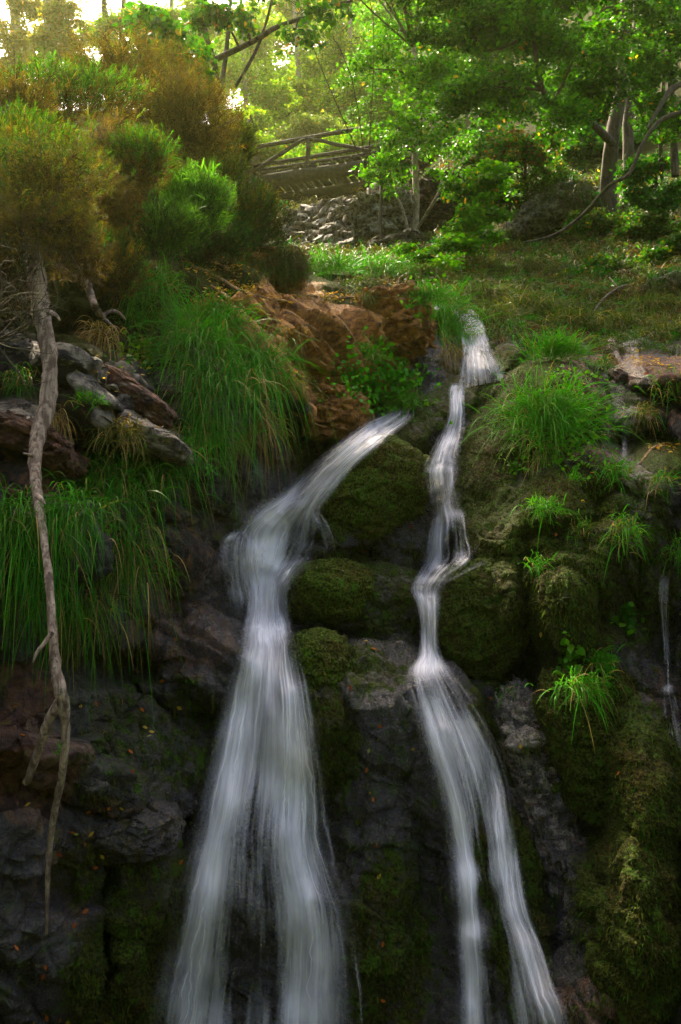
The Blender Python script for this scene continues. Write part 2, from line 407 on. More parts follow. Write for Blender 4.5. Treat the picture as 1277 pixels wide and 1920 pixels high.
# hollows, drawn the same way: dark clefts between the rocks
CLEFTS = [(985,1250,55,75,-12,.55),(1065,1400,34,120,-22,.45),(215,1250,90,45,0,.5),(195,1720,30,150,0,.4),(340,1850,60,120,0,.25),(170,870,70,45,15,.55),(640,1190,110,16,4,.3),
 (575,1085,14,80,10,.2),(1165,1130,45,90,0,.35),(1245,1190,40,80,0,.3),(1100,1560,40,40,0,.3),(985,1120,12,120,0,.22),(1070,990,90,14,-15,.2),(560,850,50,60,-30,.4),(910,760,70,12,-38,.15),
 (1120,830,80,25,8,.3),(1150,760,26,110,-10,.3),(740,1130,16,60,14,.2),(1005,1600,16,200,-12,.2),(150,690,20,40,0,.2),(700,745,60,20,0,.3),(1225,830,60,30,0,.35)]

def ell(PX, PY, x, y, rx, ry, rot):
    c, s = math.cos(R(rot)), math.sin(R(rot)); dx, dy = PX - x, PY - y
    return ((dx * c + dy * s) / rx) ** 2 + ((-dx * s + dy * c) / ry) ** 2

# what covers the rock: channel, x, y, rx, ry, tilt, amount   (o ochre, m moss, r red earth, l lichen/grey, w wet, g grassy soil)
COVER = [
 ('o',580,610,210,150,20,1.0),('o',460,520,130,60,15,1.0),('o',740,600,80,70,0,.9),('o',630,770,80,60,0,.8),('o',400,600,80,60,20,.7),('o',1240,680,110,28,6,.42),('o',250,560,80,60,30,.5),
 ('r',1210,690,110,40,6,.75),('r',1125,850,50,18,0,.9),('r',1092,725,34,70,-30,1.0),('r',50,1400,110,170,0,.8),('r',1180,890,100,60,0,.55),('r',1060,1080,70,120,0,.55),('r',1050,930,90,50,0,.45),('r',1130,1130,60,100,0,.4),
 ('r',60,900,110,100,0,.5),('r',330,980,120,80,0,.45),('r',120,760,120,80,0,.4),('r',300,780,60,60,0,.4),('r',1240,1330,60,90,0,.5),('r',1090,1880,70,60,0,.6),('r',640,1240,130,40,0,.3),('r',350,1080,120,100,0,.45),('r',240,1530,80,40,0,.5),('r',1250,760,80,60,0,.5),
 ('l',190,690,110,40,32,.8),('l',265,810,85,28,22,1.0),('l',60,640,90,60,20,.55),('l',1010,1400,40,120,-24,.75),('l',60,800,100,60,20,.5),('l',160,620,80,50,20,.5),('l',40,1800,70,120,0,.35),('l',930,690,90,20,-38,.5),('l',1130,1480,60,60,0,.45),('l',130,1330,50,60,0,.25),('l',1050,1600,60,200,-10,.3),
 ('m',690,900,150,90,-35,.75),('m',800,780,150,45,-38,.55),('m',620,1100,110,70,0,.85),('m',720,1130,80,70,0,.6),('m',920,860,60,180,10,.8),('m',1010,760,140,140,0,.7),('m',960,1130,90,180,6,.8),('m',1080,1120,90,200,0,.55),
 ('m',1180,1060,110,200,0,.5),('m',1120,1400,100,190,-12,.85),('m',1220,1650,120,320,0,.85),('m',950,1650,60,400,-10,.65),('m',730,1800,90,240,0,.55),('m',600,1250,80,50,0,.7),('m',600,1400,90,130,0,.55),
 ('m',300,1380,160,140,0,.45),('m',250,1640,150,90,0,.5),('m',260,1850,160,170,0,.6),('m',420,1180,90,60,0,.3),('m',230,1260,120,60,0,.4),('m',960,640,110,60,-30,.6),('m',1050,960,150,90,-10,.6),('m',1150,860,120,120,0,.4),('m',600,860,60,50,0,.5),('m',400,980,60,60,0,.35),('m',420,940,110,40,-30,.3),('m',690,1262,90,50,0,.5),('m',1245,850,70,40,0,.6),('m',1215,750,60,40,0,.5),('r',330,1200,120,90,0,.55),('r',130,1650,110,120,0,.45),  # moss on the right-edge ledges added to darken their sky-lit tops
 ('m',1560,1300,260,1100,0,.9),('m',-260,1500,200,800,0,.8),('g',1500,480,240,160,0,1.0),('g',-260,600,240,300,0,.8),('w',480,1500,230,500,0,.9),('w',860,1500,200,500,0,.9),('w',690,1500,180,500,0,.8),('w',1060,1600,110,400,0,.8),('w',640,1000,250,180,0,.7),('w',860,850,140,250,0,.7),('w',40,1750,140,250,0,.9),('w',350,1250,180,130,0,.6),('w',1250,1280,80,200,0,.9),('w',1170,760,50,140,0,.9),('w',1200,970,60,160,0,.7),('w',170,1500,160,250,0,.5),
 ('g',640,470,400,60,0,1.0),('g',1000,530,420,110,0,1.0),('g',120,560,220,120,20,.6),('g',250,470,300,120,0,1.0),('g',330,700,130,150,0,.4),
]

STEP = 2.1
def terrain(PX, PY, hill=False):
    W = 60 * 0.0
    inv = base_depth(PX, PY)
    inv = blur(blur(inv, 9, 1), 9, 0)
    warp = pnoise(np.stack([PX / 70, PY / 70, 0 * PX], -1), 3) * 16; warp2 = pnoise(np.stack([PX / 70, PY / 70, 0 * PX + 5], -1), 4) * 16
    X2, Y2 = PX + warp, PY + warp2
    Y = 1 / inv
    out = np.zeros_like(Y)
    if not hill:
        for x, y, rx, ry, rot, amp, pw in LUMPS:
            e = ell(X2, Y2, x, y, rx, ry, rot)
            out = np.maximum(out, amp * np.clip(1 - e, 0, 1) ** pw) + 0.25 * amp * np.clip(1 - e, 0, 1) ** 1.5
        for x, y, rx, ry, rot, amp in CLEFTS:
            out = out - amp * np.exp(-1.2 * ell(X2, Y2, x, y, rx, ry, rot) ** 1.3)
    Y = Y - out
    P = unproj(PX, PY, Y)
    ch = {k: np.zeros_like(Y) for k in 'omrlwg'}
    for k, x, y, rx, ry, rot, a in COVER:
        e = ell(X2, Y2, x, y, rx, ry, rot)
        ch[k] = np.maximum(ch[k], a * (1 - sstep(0.45, 1.5, e)))
    top = 1 - sstep(420, 520, PY + 0.06 * (PX - 640) + warp)
    ch['g'] = np.maximum(ch['g'], top)
    ch['m'] = ch['m'] * (1 - .85 * sstep(.6, .9, ch['r']))
    ch['m'] = np.maximum(ch['m'] * (1 - 0.8 * ch['g']), 0.30 * sstep(900, 1100, PY))
    return P, ch, out

def normals(P):
    n = np.cross(np.gradient(P, axis=1), np.gradient(P, axis=0))
    n /= np.linalg.norm(n, axis=-1)[..., None] + 1e-12
    s = (n * (CAM - P)).sum(-1) < 0
    n[s] *= -1
    return n

def relief(P, ch, hill=False):
    N = normals(P); N = blur(blur(N, 4, 0), 4, 1); N /= np.linalg.norm(N, axis=-1)[..., None]
    p = P + 0.12 * np.stack([pnoise(P * 2.1, 31), pnoise(P * 2.1, 32), pnoise(P * 2.1, 33)], -1)
    a = R(32); ca, sa = math.cos(a), math.sin(a)
    S = np.stack([p[..., 0] * ca - p[..., 2] * sa, p[..., 1], (p[..., 0] * sa + p[..., 2] * ca)], -1)   # bedding dips down to the right
    dry = np.clip(ch['o'] + ch['l'] + 0.55 * ch['r'] - 0.5 * ch['m'], 0, 1)
    soft = np.clip(ch['m'], 0, 1)
    if hill:
        return P + N * (0.22 * fbm(P * 0.6, 5, 5))[..., None]
    f1, g1 = facets(S * np.array([1.5, 1.5, 3.6]), 11)
    f2, g2 = facets(S * np.array([4.2, 4.2, 9.5]) + 3.1, 12)
    bz = (P[..., 2] * math.cos(a) + P[..., 0] * math.sin(a)) * 7 + 1.1 * fbm(P * 1.6, 3, 15); bl = np.floor(bz); bf = bz - bl
    hb = lambda v: np.mod(np.sin(v * 12.9898 + 3) * 43758.5453, 1)
    lay = hb(bl) * (1 - sstep(.8, 1, bf)) + hb(bl + 1) * sstep(.8, 1, bf) - .5
    crack = np.clip(1 - g2 / 0.10, 0, 1) * 0.012 + np.clip(1 - g1 / 0.06, 0, 1) * 0.03
    d = dry * (0.34 * f1 + 0.13 * f2 + 0.20 * lay * (1 - .5 * soft) - 1.4 * crack)
    d = d + (1 - dry) * (1 - .75 * soft) * (0.10 * f1 + 0.045 * f2 - 0.7 * crack)
    V = P * np.array([1, 1, 0.30])
    W_ = P * np.array([1, 1, 0.14]); low = sstep(2.6, 1.2, P[..., 2]) if False else 1 - sstep(1.2, 2.6, P[..., 2])
    d = d + (1 - dry) * low * (0.10 * fbm(W_ * 4.5, 3, 27) + 0.035 * fbm(W_ * 13, 3, 28))
    d = d + (1 - dry) * (0.085 * fbm(V * 3.0, 3, 21) + 0.030 * fbm(V * 11, 3, 22, ridged=True))
    d = d + 0.05 * fbm(P * 5.0, 4, 23)
    d = d + soft * (0.030 * fbm(P * np.array([16, 16, 9]), 3, 24) + 0.012 * pnoise(P * 75, 25))
    d = d + (1 - soft) * 0.007 * fbm(P * 45, 2, 26)
    stretch = np.linalg.norm(np.gradient(P, axis=0), axis=-1) / (P[..., 1] / FPX * STEP)      # ground seen edge-on stays calm
    stretch = blur(stretch, 3, 0)
    return P + N * (d / (1 + (stretch / 4.5) ** 2))[..., None]

def masks(ch):
    a = np.stack([ch['m'], ch['o'], ch['r'], np.ones_like(ch['m'])], -1)
    b = np.stack([ch['l'], ch['w'], ch['g'], np.ones_like(ch['m'])], -1)
    return a.reshape(-1, 4), b.reshape(-1, 4)

cols = np.concatenate([np.arange(-420, -40, 9), np.arange(-40, 1318, STEP), np.arange(1318, 1700, 9)])
rows = np.concatenate([np.arange(455, 1980, STEP), np.arange(1980, 2500, 9)])
PX, PY = np.meshgrid(cols, rows)
P, ch, _ = terrain(PX, PY)
P = relief(P, ch)
ma, mb = masks(ch)
cliff = new_mesh('cliff', P.reshape(-1, 3), grid_faces(*P.shape[:2]), M_ROCK, {'mask_a': ma, 'mask_b': mb})
tag(cliff, 'dark wet mossy rock cliff that the two white waterfalls run down', 'cliff', kind='structure')
BV = [(P[::2, ::2].reshape(-1, 3), grid_faces(*P[::2, ::2].shape[:2]))]

hc = cols[::2]; s = np.linspace(0, 1, 230) ** 0.9
HX, S_ = np.meshgrid(hc, s)
crest = np.interp(hc, [-420, 0, 300, 400, 450, 520, 640, 760, 1700], [170, 200, 205, 245, 250, 130, 60, -150, -300])
HY = crest[None] + (492 - crest)[None] * S_
# distance survey sampled on that sheet
def hill_depth(HX, HY):
    rr = np.linspace(-300, 560, 431); G = base_depth(*np.meshgrid(hc, rr)); G = blur(blur(G, 4, 1), 4, 0)
    j = np.clip(((HY + 300) / 2).astype(int), 0, 429); t = (HY + 300) / 2 - j
    ci = np.broadcast_to(np.arange(len(hc))[None], HX.shape)
    return 1 / ((1 - t) * G[j, ci] + t * G[j + 1, ci])
HYd = hill_depth(HX, HY) + 0.12 * sstep(0.9, 1, S_)
HP = unproj(HX, HY, HYd)
hz = {k: np.zeros_like(HYd) for k in 'omrlwg'}; hz['g'] += 1
HP = relief(HP, hz, True)
back = np.stack([HP[0] + np.array([0, d, -0.02 * d]) * 1.0 for d in (140, 60, 20)], 0)
HP2 = np.concatenate([back, HP], 0)
hz = {k: np.concatenate([v[:3], v], 0) for k, v in hz.items()}
ma, mb = masks(hz)
hill = new_mesh('hillside', HP2.reshape(-1, 3), grid_faces(*HP2.shape[:2]), M_ROCK, {'mask_a': ma, 'mask_b': mb})
tag(hill, 'grassy wooded valley side rising behind the waterfall', 'hillside', kind='structure')
BV.append((HP.reshape(-1, 3), grid_faces(*HP.shape[:2])))

# gorge floor, with an unseen bank added behind the viewer to cut sky light
gx = np.linspace(-60, 60, 121); gy = np.linspace(-60, 40, 101); GX, GY = np.meshgrid(gx, gy)
dist = np.sqrt((GX * 0.8) ** 2 + np.minimum(GY + 1.0, 0) ** 2)
GZ = -1.3 + 5.0 * sstep(2.4, 13, dist) + 0.30 * np.clip(dist - 13, 0, 60) + 0.5 * fbm(np.stack([GX * .4, GY * .4, 0 * GX], -1), 4, 9) - 16 * sstep(3.8, 8, GY)
GP = np.stack([GX, GY, GZ], -1)
gz = {k: np.zeros_like(GZ) for k in 'omrlwg'}; gz['m'] += .6; gz['w'] += .6
ma, mb = masks(gz)
ground = new_mesh('ground', GP.reshape(-1, 3), grid_faces(*GP.shape[:2]), M_ROCK, {'mask_a': ma, 'mask_b': mb})
tag(ground, 'dark rocky gorge floor with an added bank behind the viewer that shades the waterfall', 'ground', kind='structure')

# ------------------------------------------------------------------ boulders that stand free of the cliff
def hit0(px, py, bv):
    d = ray(px, py); d = d / np.linalg.norm(d)
    h = bv.ray_cast(Vector(CAM), Vector(d))
    return (np.array(h[0]), np.array(h[1])) if h[0] is not None else (unproj(px, py, 10.0), np.array([0, -1., 0]))
def build_bvh():
    vs, fs, b = [], [], 0
    for v, f in BV: vs.append(v); fs.append(f + b); b += len(v)
    return BVHTree.FromPolygons(np.concatenate(vs).tolist(), np.concatenate(fs).tolist())
bvh = build_bvh()

def boulder(name, label, px, py, rx, ry, rz, rot, seed, cov, sink=0.0, ang=0.5, cat='boulder', group=None, res=150, Y=None, top=None, mat=None):
    """rx, ry: half extent seen (survey units), rz: half depth in metres"""
    c, n = hit0(px, py, bvh)
    if Y: c = unproj(px, py, Y)
    d = np.linalg.norm(c - CAM) / FPX
    u = np.linspace(0, 2 * math.pi, 2 * res, endpoint=False); v = np.linspace(0.001, math.pi - 0.001, res)
    U, Vv = np.meshgrid(u, v)
    q = np.stack([np.sin(Vv) * np.cos(U), np.cos(Vv), np.sin(Vv) * np.sin(U)], -1)
    q = np.sign(q) * np.abs(q) ** (0.86 - 0.30 * ang)
    q = q * (1 + 0.16 * fbm(q * 1.3 + seed, 3, seed))[..., None]
    cr, sr = math.cos(R(rot)), math.sin(R(rot))
    x, y, z = q[..., 0] * rx * d, -q[..., 1] * ry * d, q[..., 2] * rz
    loc = np.stack([x * cr - y * sr, z, -(x * sr + y * cr)], -1)
    ce = c + np.array([0, sink, 0])
    p = loc + ce
    nn = loc / (np.linalg.norm(loc, axis=-1)[..., None] + 1e-9)
    sc = 2.2 / max(rx * d, .12) * 0.35
    f1, g1 = facets(p * np.array([1.2, 1.2, 2.2]) * sc * 1.5 + seed, seed)
    f2, g2 = facets(p * np.array([1, 1, 2.]) * sc * 5 + seed, seed + 1)
    am = min(rx, ry) * d
    f3, g3 = facets(p * np.array([1, 1, 2.4]) * 9 + seed, seed + 2)
    bz = (p[..., 2] * math.cos(R(rot)) + p[..., 0] * math.sin(R(rot))) * 14 / max(1, am / .25) + .8 * fbm(p * 2.5, 3, seed + 5)
    bl = np.floor(bz); bf = bz - bl; hb = lambda v: np.mod(np.sin(v * 12.9898 + seed) * 43758.5453, 1)
    lay = hb(bl) * (1 - sstep(.75, 1, bf)) + hb(bl + 1) * sstep(.75, 1, bf)
    disp = am * max(0, ang - .5) * .55 * (lay - .5) + am * ang * (0.62 * f1 + 0.24 * f2 - 0.06 * np.clip(1 - g1 / .08, 0, 1)) + min(am, .4) * ang * .16 * f3 + am * 0.10 * fbm(p * 5 * sc, 4, seed) + am * (1 - ang) * .10 * fbm(p * np.array([6, 6, 2.5]) * sc, 3, seed + 4)
    m = np.zeros(p.shape[:2]) + cov.get('m', 0)
    if top is not None: m = np.maximum(m, top * sstep(0.0, 0.7, nn[..., 2] + 0.25 * fbm(p * 4, 3, seed + 2)))
    disp = disp + np.clip(m, 0, 1) * (0.018 * fbm(p * 18, 3, 24) + 0.010 * pnoise(p * 75, 25))
    p = p + nn * disp[..., None]
    chn = {k: np.zeros(p.shape[:2]) + cov.get(k, 0) for k in 'omrlwg'}; chn['m'] = m
    a, b = masks(chn)
    i = np.arange(res * 2 * res).reshape(res, 2 * res); j = np.roll(i, -1, 1)
    F = np.stack([i[:-1], j[:-1], j[1:], i[1:]], -1).reshape(-1, 4)
    o = new_mesh(name, p.reshape(-1, 3) - ce, F, mat or M_ROCK, {'mask_a': a, 'mask_b': b})
    o.location = ce
    BV.append((p.reshape(-1, 3), F))
    return tag(o, label, cat, group)

G_MB = 'mossy boulders between the two falls'
boulder('boulder', 'round boulder with bright green mossy top, between the two falls', 622, 1112, 90, 66, .40, 0, 41, dict(m=.7, w=.5), .08, .10, group=G_MB, top=1.0, mat=M_MOSSY)
boulder('boulder', 'dark wet boulder hugging the right edge of the green-topped boulder', 722, 1142, 84, 84, .38, 12, 42, dict(m=.5, w=.8), .14, .14, group=G_MB, top=.5)
boulder('boulder', 'large sloping mossy slab dotted with fallen leaves, above the green-topped boulder', 690, 925, 132, 92, .45, -33, 43, dict(m=.66, w=.5), .16, .22, group=G_MB, top=.8, mat=M_MOSSY)
boulder('boulder', 'broad mossy boulder at the right foot of the upper right fall', 895, 1165, 90, 118, .42, 0, 44, dict(m=.8, w=.4), .16, .14, group='mossy rocks right of the right fall', top=.6)
boulder('boulder', 'low mossy rock with a bright green cap beside the left fall', 597, 1255, 60, 74, .32, 0, 45, dict(m=.65, w=.6), .14, .14, group=G_MB, top=.95, mat=M_MOSSY)
boulder('boulder', 'hanging moss-covered rock spur below the ferns', 1092, 1395, 66, 138, .36, -16, 46, dict(m=.9, r=.2), -.02, .25, group='mossy rocks right of the right fall')
boulder('boulder', 'long wet pinkish grey slab slanting down beside the lower right fall', 1048, 1560, 54, 250, .30, -15, 47, dict(l=.5, r=.45, w=1.0, m=.22), .21, .75, group='bare rocks right of the right fall')
boulder('boulder', 'grey-topped rock with orange leaves at the lower left', 235, 1560, 82, 46, .32, 8, 48, dict(m=.3, r=.4, w=.6, l=.3), .12, .5, group='rocks left of the left fall')
boulder('boulder', 'yellow lichen-covered ledge stone below the tall grass on the left bank', 268, 814, 80, 26, .24, 22, 49, dict(l=.85, o=.5), .17, .8, group='slate slabs on the left bank')
boulder('boulder', 'long grey slate slab slanting down the left bank behind the dead trunk', 205, 708, 118, 28, .26, 34, 50, dict(l=.34, r=.7), .24, .8, group='slate slabs on the left bank')
boulder('boulder', 'brown slate block at the left edge beneath the dead trunk bend', 40, 818, 80, 36, .26, 28, 51, dict(l=.22, r=.85), .22, .8, group='slate slabs on the left bank')
boulder('boulder', 'pale grey lichened rock under the big tree on the right slope', 1028, 408, 78, 34, .9, -22, 52, dict(l=1.0), .1, .8, group='pale rocks on the right slope', mat=M_STONE)
boulder('boulder', 'half-hidden grey rock at the right edge above the earth ledge', 1250, 545, 45, 22, .4, -10, 53, dict(l=.7, g=.3), .1, .8, group='pale rocks on the right slope')
boulder('boulder', 'ochre rock knob beside the stream lip grass tuft', 735, 612, 66, 62, .5, 0, 54, dict(o=1.0), .02, .6, group='ochre rocks above the left fall')
boulder('boulder', 'ochre leaf-strewn block on top of the rusty rock face', 495, 515, 70, 32, .5, 6, 55, dict(o=.9), .15, .8, group='ochre rocks above the left fall')
boulder('boulder', 'orange stained block at the foot of the rusty rock face', 640, 770, 48, 40, .3, 10, 56, dict(o=1.0), .1, .6, group='ochre rocks above the left fall')
bvh = build_bvh()

def hit(px, py):
    return hit0(px, py, bvh)

# ------------------------------------------------------------------ the water
def fall(name, label, rowsL, n, k, width_scale=1.0, off=0.08, dens=0.62, strands=(), holes=(), foam=(), edge=0.26, seed=1, parent=None, endfade=(0.02, 0.0), bulge=0.0, layers=2, strand_n=0):
    """rowsL: (xl, yl, xr, yr) from top to bottom along the flow; the sheet is laid over the rock"""
    E = spline(rowsL, n)
    mid = (E[:, :2] + E[:, 2:]) / 2; E = np.concatenate([mid + (E[:, :2] - mid) * 1.17, mid + (E[:, 2:] - mid) * 1.17], 1)
    u = np.linspace(0, 1, k)
    px = E[:, 0:1] * (1 - u) + E[:, 2:3] * u; py = E[:, 1:2] * (1 - u) + E[:, 3:4] * u
    D = np.zeros((n, k))
    for i in range(n):
        for j in range(k):
            D[i, j] = hit(px[i, j], py[i, j])[0][1]
    V, F, UV, AT, b = [], [], [], [], 0
    for L in range(layers):
        Dm = D.copy()
        for ax in (0, 1):
            for sh in (-2, -1, 1, 2): Dm = np.minimum(Dm, np.roll(D if ax == 0 else Dm, sh, ax)) if 2 < n else Dm
        Dm[:3] = D[:3]; Dm[-3:] = D[-3:]; Dm[:, :2] = np.minimum(D[:, :2], Dm[:, 2:3] + .05); Dm[:, -2:] = np.minimum(D[:, -2:], Dm[:, -3:-2] + .05)
        d = blur(blur(Dm, 3.0, 0), 2.2, 1)
        d = np.minimum(d, blur(blur(Dm, 1.2, 0), 0.8, 1) + 0.01)
        rel = fbm(np.stack([u[None] * 9 + 0 * px, py * 0.006, 0 * px + seed + L * 3], -1), 3, seed + L)
        d = d - off - 0.035 * L - 0.035 * rel - bulge * np.sin(math.pi * u)[None]
        p = unproj(px, py, d)
        if L:      # the front veil wanders a little off the back one
            p = p + 0.02 * np.stack([fbm(p * 3, 2, 77), 0 * px, 0 * px], -1)
        seg = np.linalg.norm(np.diff(p[:, k // 2], axis=0), axis=1); vlen = np.concatenate([[0], np.cumsum(seg)])
        wid = np.linalg.norm(p[:, -1] - p[:, 0], axis=1); wm = np.median(wid)
        ed = sstep(0, edge, u) * sstep(0, edge, 1 - u)
        ed = ed[None] * np.ones((n, 1))
        jag = 0.5 + 0.6 * fbm(np.stack([u[None] * 5 + 0 * px, vlen[:, None] * 2.2 + 0 * px, 0 * px + seed], -1), 3, seed + 9)
        ed = np.clip(ed * (0.55 + 0.9 * jag), 0, 1)
        t = np.linspace(0, 1, n)[:, None]
        ed = ed * sstep(0, max(endfade[0], 1e-4), t) * (sstep(0, endfade[1], 1 - t) if endfade[1] else 1)
        de = np.full((n, k), dens - 0.08 * L)
        for x0, y0, x1, y1, w, a in strands:
            dx, dy = x1 - x0, y1 - y0; LL = dx * dx + dy * dy
            tt = np.clip(((px - x0) * dx + (py - y0) * dy) / LL, 0, 1)
            q = np.hypot(px - x0 - tt * dx, py - y0 - tt * dy) / w
            de = de + a * np.exp(-q * q)
        for x, y, rx, ry, a in holes: de = de - a * np.exp(-((px - x) / rx) ** 2 - ((py - y) / ry) ** 2)
        de = de - .30 * (1 - ed) * (1 - .5 * jag)
        fo = np.zeros((n, k))
        for x, y, rx, ry, a in foam: fo = np.maximum(fo, a * np.exp(-((px - x) / rx) ** 2 - ((py - y) / ry) ** 2))
        V.append(p.reshape(-1, 3)); F.append(grid_faces(n, k) + b); b += n * k
        UV.append(np.stack([u[None] * wm * width_scale + 0 * px + 7.3 * L + seed, vlen[:, None] + 0 * px + 3.1 * L], -1).reshape(-1, 2))
        AT.append(np.stack([np.clip(de, 0, 1.2), ed, fo, np.ones_like(de)], -1).reshape(-1, 4))
    if strand_n:      # single threads of water running in front of the veil
        ns = 26
        for q_ in range(strand_n):
            t0 = rng.uniform(-.1, .9); ln = rng.uniform(.08, .34); tt = np.linspace(max(t0, .01), min(t0 + ln, .995), ns) * (n - 1)
            u0 = rng.uniform(.05, .95); uu = np.clip(u0 + .03 * np.cumsum(rng.normal(size=ns)) / 5, .02, .98) * (k - 1)
            i0 = np.minimum(tt.astype(int), n - 2); j0 = np.minimum(uu.astype(int), k - 2); fi = (tt - i0)[:, None]; fj = (uu - j0)[:, None]
            gp = p if L == 0 else p; c3 = (gp[i0, j0] * (1 - fi) + gp[i0 + 1, j0] * fi) * (1 - fj) + (gp[i0, j0 + 1] * (1 - fi) + gp[i0 + 1, j0 + 1] * fi) * fj
            c3 = c3 + np.array([0, -.015 - .02 * rng.random(), 0]); wd = rng.uniform(.005, .020)
            loc = np.take(de.mean(1), np.clip(tt.astype(int), 0, n - 1)); dd = de[np.clip(tt.astype(int), 0, n - 1), np.clip(uu.astype(int), 0, k - 1)]
            prof = np.sin(np.linspace(0, math.pi, ns)) ** .5
            row = np.stack([c3 + np.array([-wd, .006, 0]) * prof[:, None], c3, c3 + np.array([wd, .006, 0]) * prof[:, None]], 1)
            V.append(row.reshape(-1, 3)); F.append(grid_faces(ns, 3) + b); b += ns * 3
            UV.append(np.stack([np.array([0, .02, .04])[None] + 0 * prof[:, None] + rng.random() * 40, vlen[np.clip(tt.astype(int), 0, n - 1)][:, None] + np.zeros((1, 3))], -1).reshape(-1, 2))
            e3 = prof[:, None] * np.array([0, 1, 0])[None]
            AT.append(np.stack([np.clip(dd + .03, 0, .9)[:, None] + 0 * e3, e3, (.16 * np.clip(dd * 1.6 - .6, 0, 1))[:, None] + 0 * e3, 1 + 0 * e3], -1).reshape(-1, 4))
    o = new_mesh(name, np.concatenate(V), np.concatenate(F), M_WATER, {'flow': np.concatenate(AT)}, np.concatenate(UV))
    return tag(o, label, 'waterfall', kind='structure')

LEFT = [(748,752,782,764),(724,772,770,790),(688,790,726,826),(638,828,674,870),(586,870,632,918),(530,920,606,957),(474,955,612,980),(425,988,622,1004),(420,1015,618,1024),(428,1042,598,1046),(446,1070,565,1072),(464,1106,540,1107),
        (462,1145,540,1146),(455,1185,548,1185),(447,1230,560,1230),(425,1310,577,1310),(405,1400,592,1400),(385,1500,602,1500),(360,1600,614,1600),(336,1700,646,1700),(315,1800,657,1800),(292,1930,662,1930),(265,2150,670,2150)]
fall('water', 'wide silky left waterfall fanning out down the dark cliff', LEFT, 330, 44, dens=.76, strand_n=70, endfade=(.06, 0.0),
     strands=[(505,985,500,1080,34,.22),(500,1060,505,1180,34,.4),(430,1330,350,1900,40,.28),(540,1300,590,1900,48,.32),(470,1260,440,1500,40,.15),(700,808,540,955,22,.18),(520,960,500,1060,60,.15)],
     holes=[(470,965,26,16,.2),(438,1015,24,40,.26),(592,1012,26,34,.30),(545,1048,26,30,.2),(470,1085,10,30,.1),(452,1800,30,170,.36),(515,1650,18,160,.20),(470,1480,30,120,.12),(515,1870,12,120,.25)],
     foam=[(500,1110,26,50,.35),(505,1180,34,30,.7),(508,970,60,16,.35),(500,1062,34,22,.3),(545,940,40,30,.4),(560,1610,40,50,.25),(505,1240,40,36,.3)], seed=1)
fall('water', 'thin water veil spilling over the left rock shoulder of the left fall', [(440,990,480,985),(415,1015,472,1010),(410,1045,468,1045),(415,1080,470,1090),(424,1120,474,1125),(440,1160,474,1165)], 60, 16, dens=.78, strand_n=25, seed=3, edge=.3, endfade=(.1,.3), foam=[(425,1008,14,6,.5)])
fall('water', 'fine trickles dripping off the right shoulder of the left fall', [(570,950,600,955),(590,985,622,990),(602,1012,632,1020),(606,1040,634,1050)], 40, 12, dens=.66, strand_n=14, seed=4, edge=.3, endfade=(.1,.3))
fall('water', 'thin stream curling round the left side of the green-topped boulder', [(640,1040,640,1054),(596,1042,602,1060),(562,1062,574,1078),(544,1092,560,1100),(536,1130,552,1134),(532,1170,552,1176)], 60, 10, dens=.5, seed=5, edge=.3, endfade=(.25,.15))
fall('water', 'short upper right waterfall dropping behind the slanting slab', [(842,572,870,566),(850,582,890,586),(860,612,908,610),(867,652,920,650),(864,705,938,692),(862,730,945,712)], 90, 22, dens=.75, strand_n=40, seed=6, foam=[(868,592,16,10,.4)], edge=.14, off=.06,
     strands=[(880,600,895,690,18,.2)])
RIGHT = [(846,714,878,708),(840,742,872,742),(840,775,873,775),(826,815,869,812),(800,868,861,870),(794,900,863,900),(800,938,867,938),(806,972,873,972),(797,1018,881,1014),(788,1056,884,1046),(776,1084,842,1084),(766,1106,830,1106),(778,1132,823,1132),(785,1180,820,1180),
         (781,1230,829,1230),(764,1260,850,1260),(766,1300,878,1300),(783,1370,917,1370),(800,1430,942,1430),(820,1500,957,1500),(840,1600,972,1600),(852,1700,988,1700),(852,1760,1012,1760),(850,1840,1040,1840),(846,1930,1072,1930),(840,2150,1110,2150)]
fall('water', 'narrow right waterfall stepping down and splitting in two strands', RIGHT, 330, 34, dens=.70, strand_n=55,
     strands=[(800,1120,803,1240,16,.4),(805,1330,880,1640,26,.26),(880,1640,885,1930,24,.36),(880,1360,950,1620,24,.26),(950,1620,1030,1900,24,.3),(858,740,845,830,14,.25),(840,960,815,1060,14,.3),(866,970,868,1050,12,.2),(830,830,830,930,20,.15)],
     holes=[(905,1620,16,130,.4),(935,1800,26,120,.42),(850,1010,18,40,.3),(800,1560,30,90,.2),(960,1480,12,90,.2)],
     foam=[(805,1252,34,16,.75),(885,1742,18,26,.55),(845,962,20,8,.6),(805,1086,24,8,.5),(830,880,34,6,.4),(850,725,14,8,.4),(960,1700,14,30,.2)], seed=2)
fall('water', 'white rivulet joining the right waterfall from the right at its pool', [(942,1042,944,1050),(905,1052,910,1062),(875,1062,880,1074),(845,1076,848,1092),(815,1088,818,1108)], 50, 8, dens=.62, seed=8, edge=.3, endfade=(.3,.15))
fall('water', 'faint fine trickles left of the right waterfall middle step', [(775,880,800,876),(776,930,800,930),(772,990,798,990),(768,1060,796,1060)], 60, 12, dens=.30, seed=9, edge=.4, endfade=(.1,.2), layers=1)
fall('water', 'thin free-falling jets in the dark alcove at the right edge', [(1236,1050,1262,1050),(1232,1110,1260,1110),(1238,1170,1256,1170),(1243,1230,1257,1230),(1246,1275,1258,1275),(1244,1300,1260,1300)], 60, 10, dens=.64, seed=10, edge=.35, off=.15, endfade=(.2,0), layers=1)
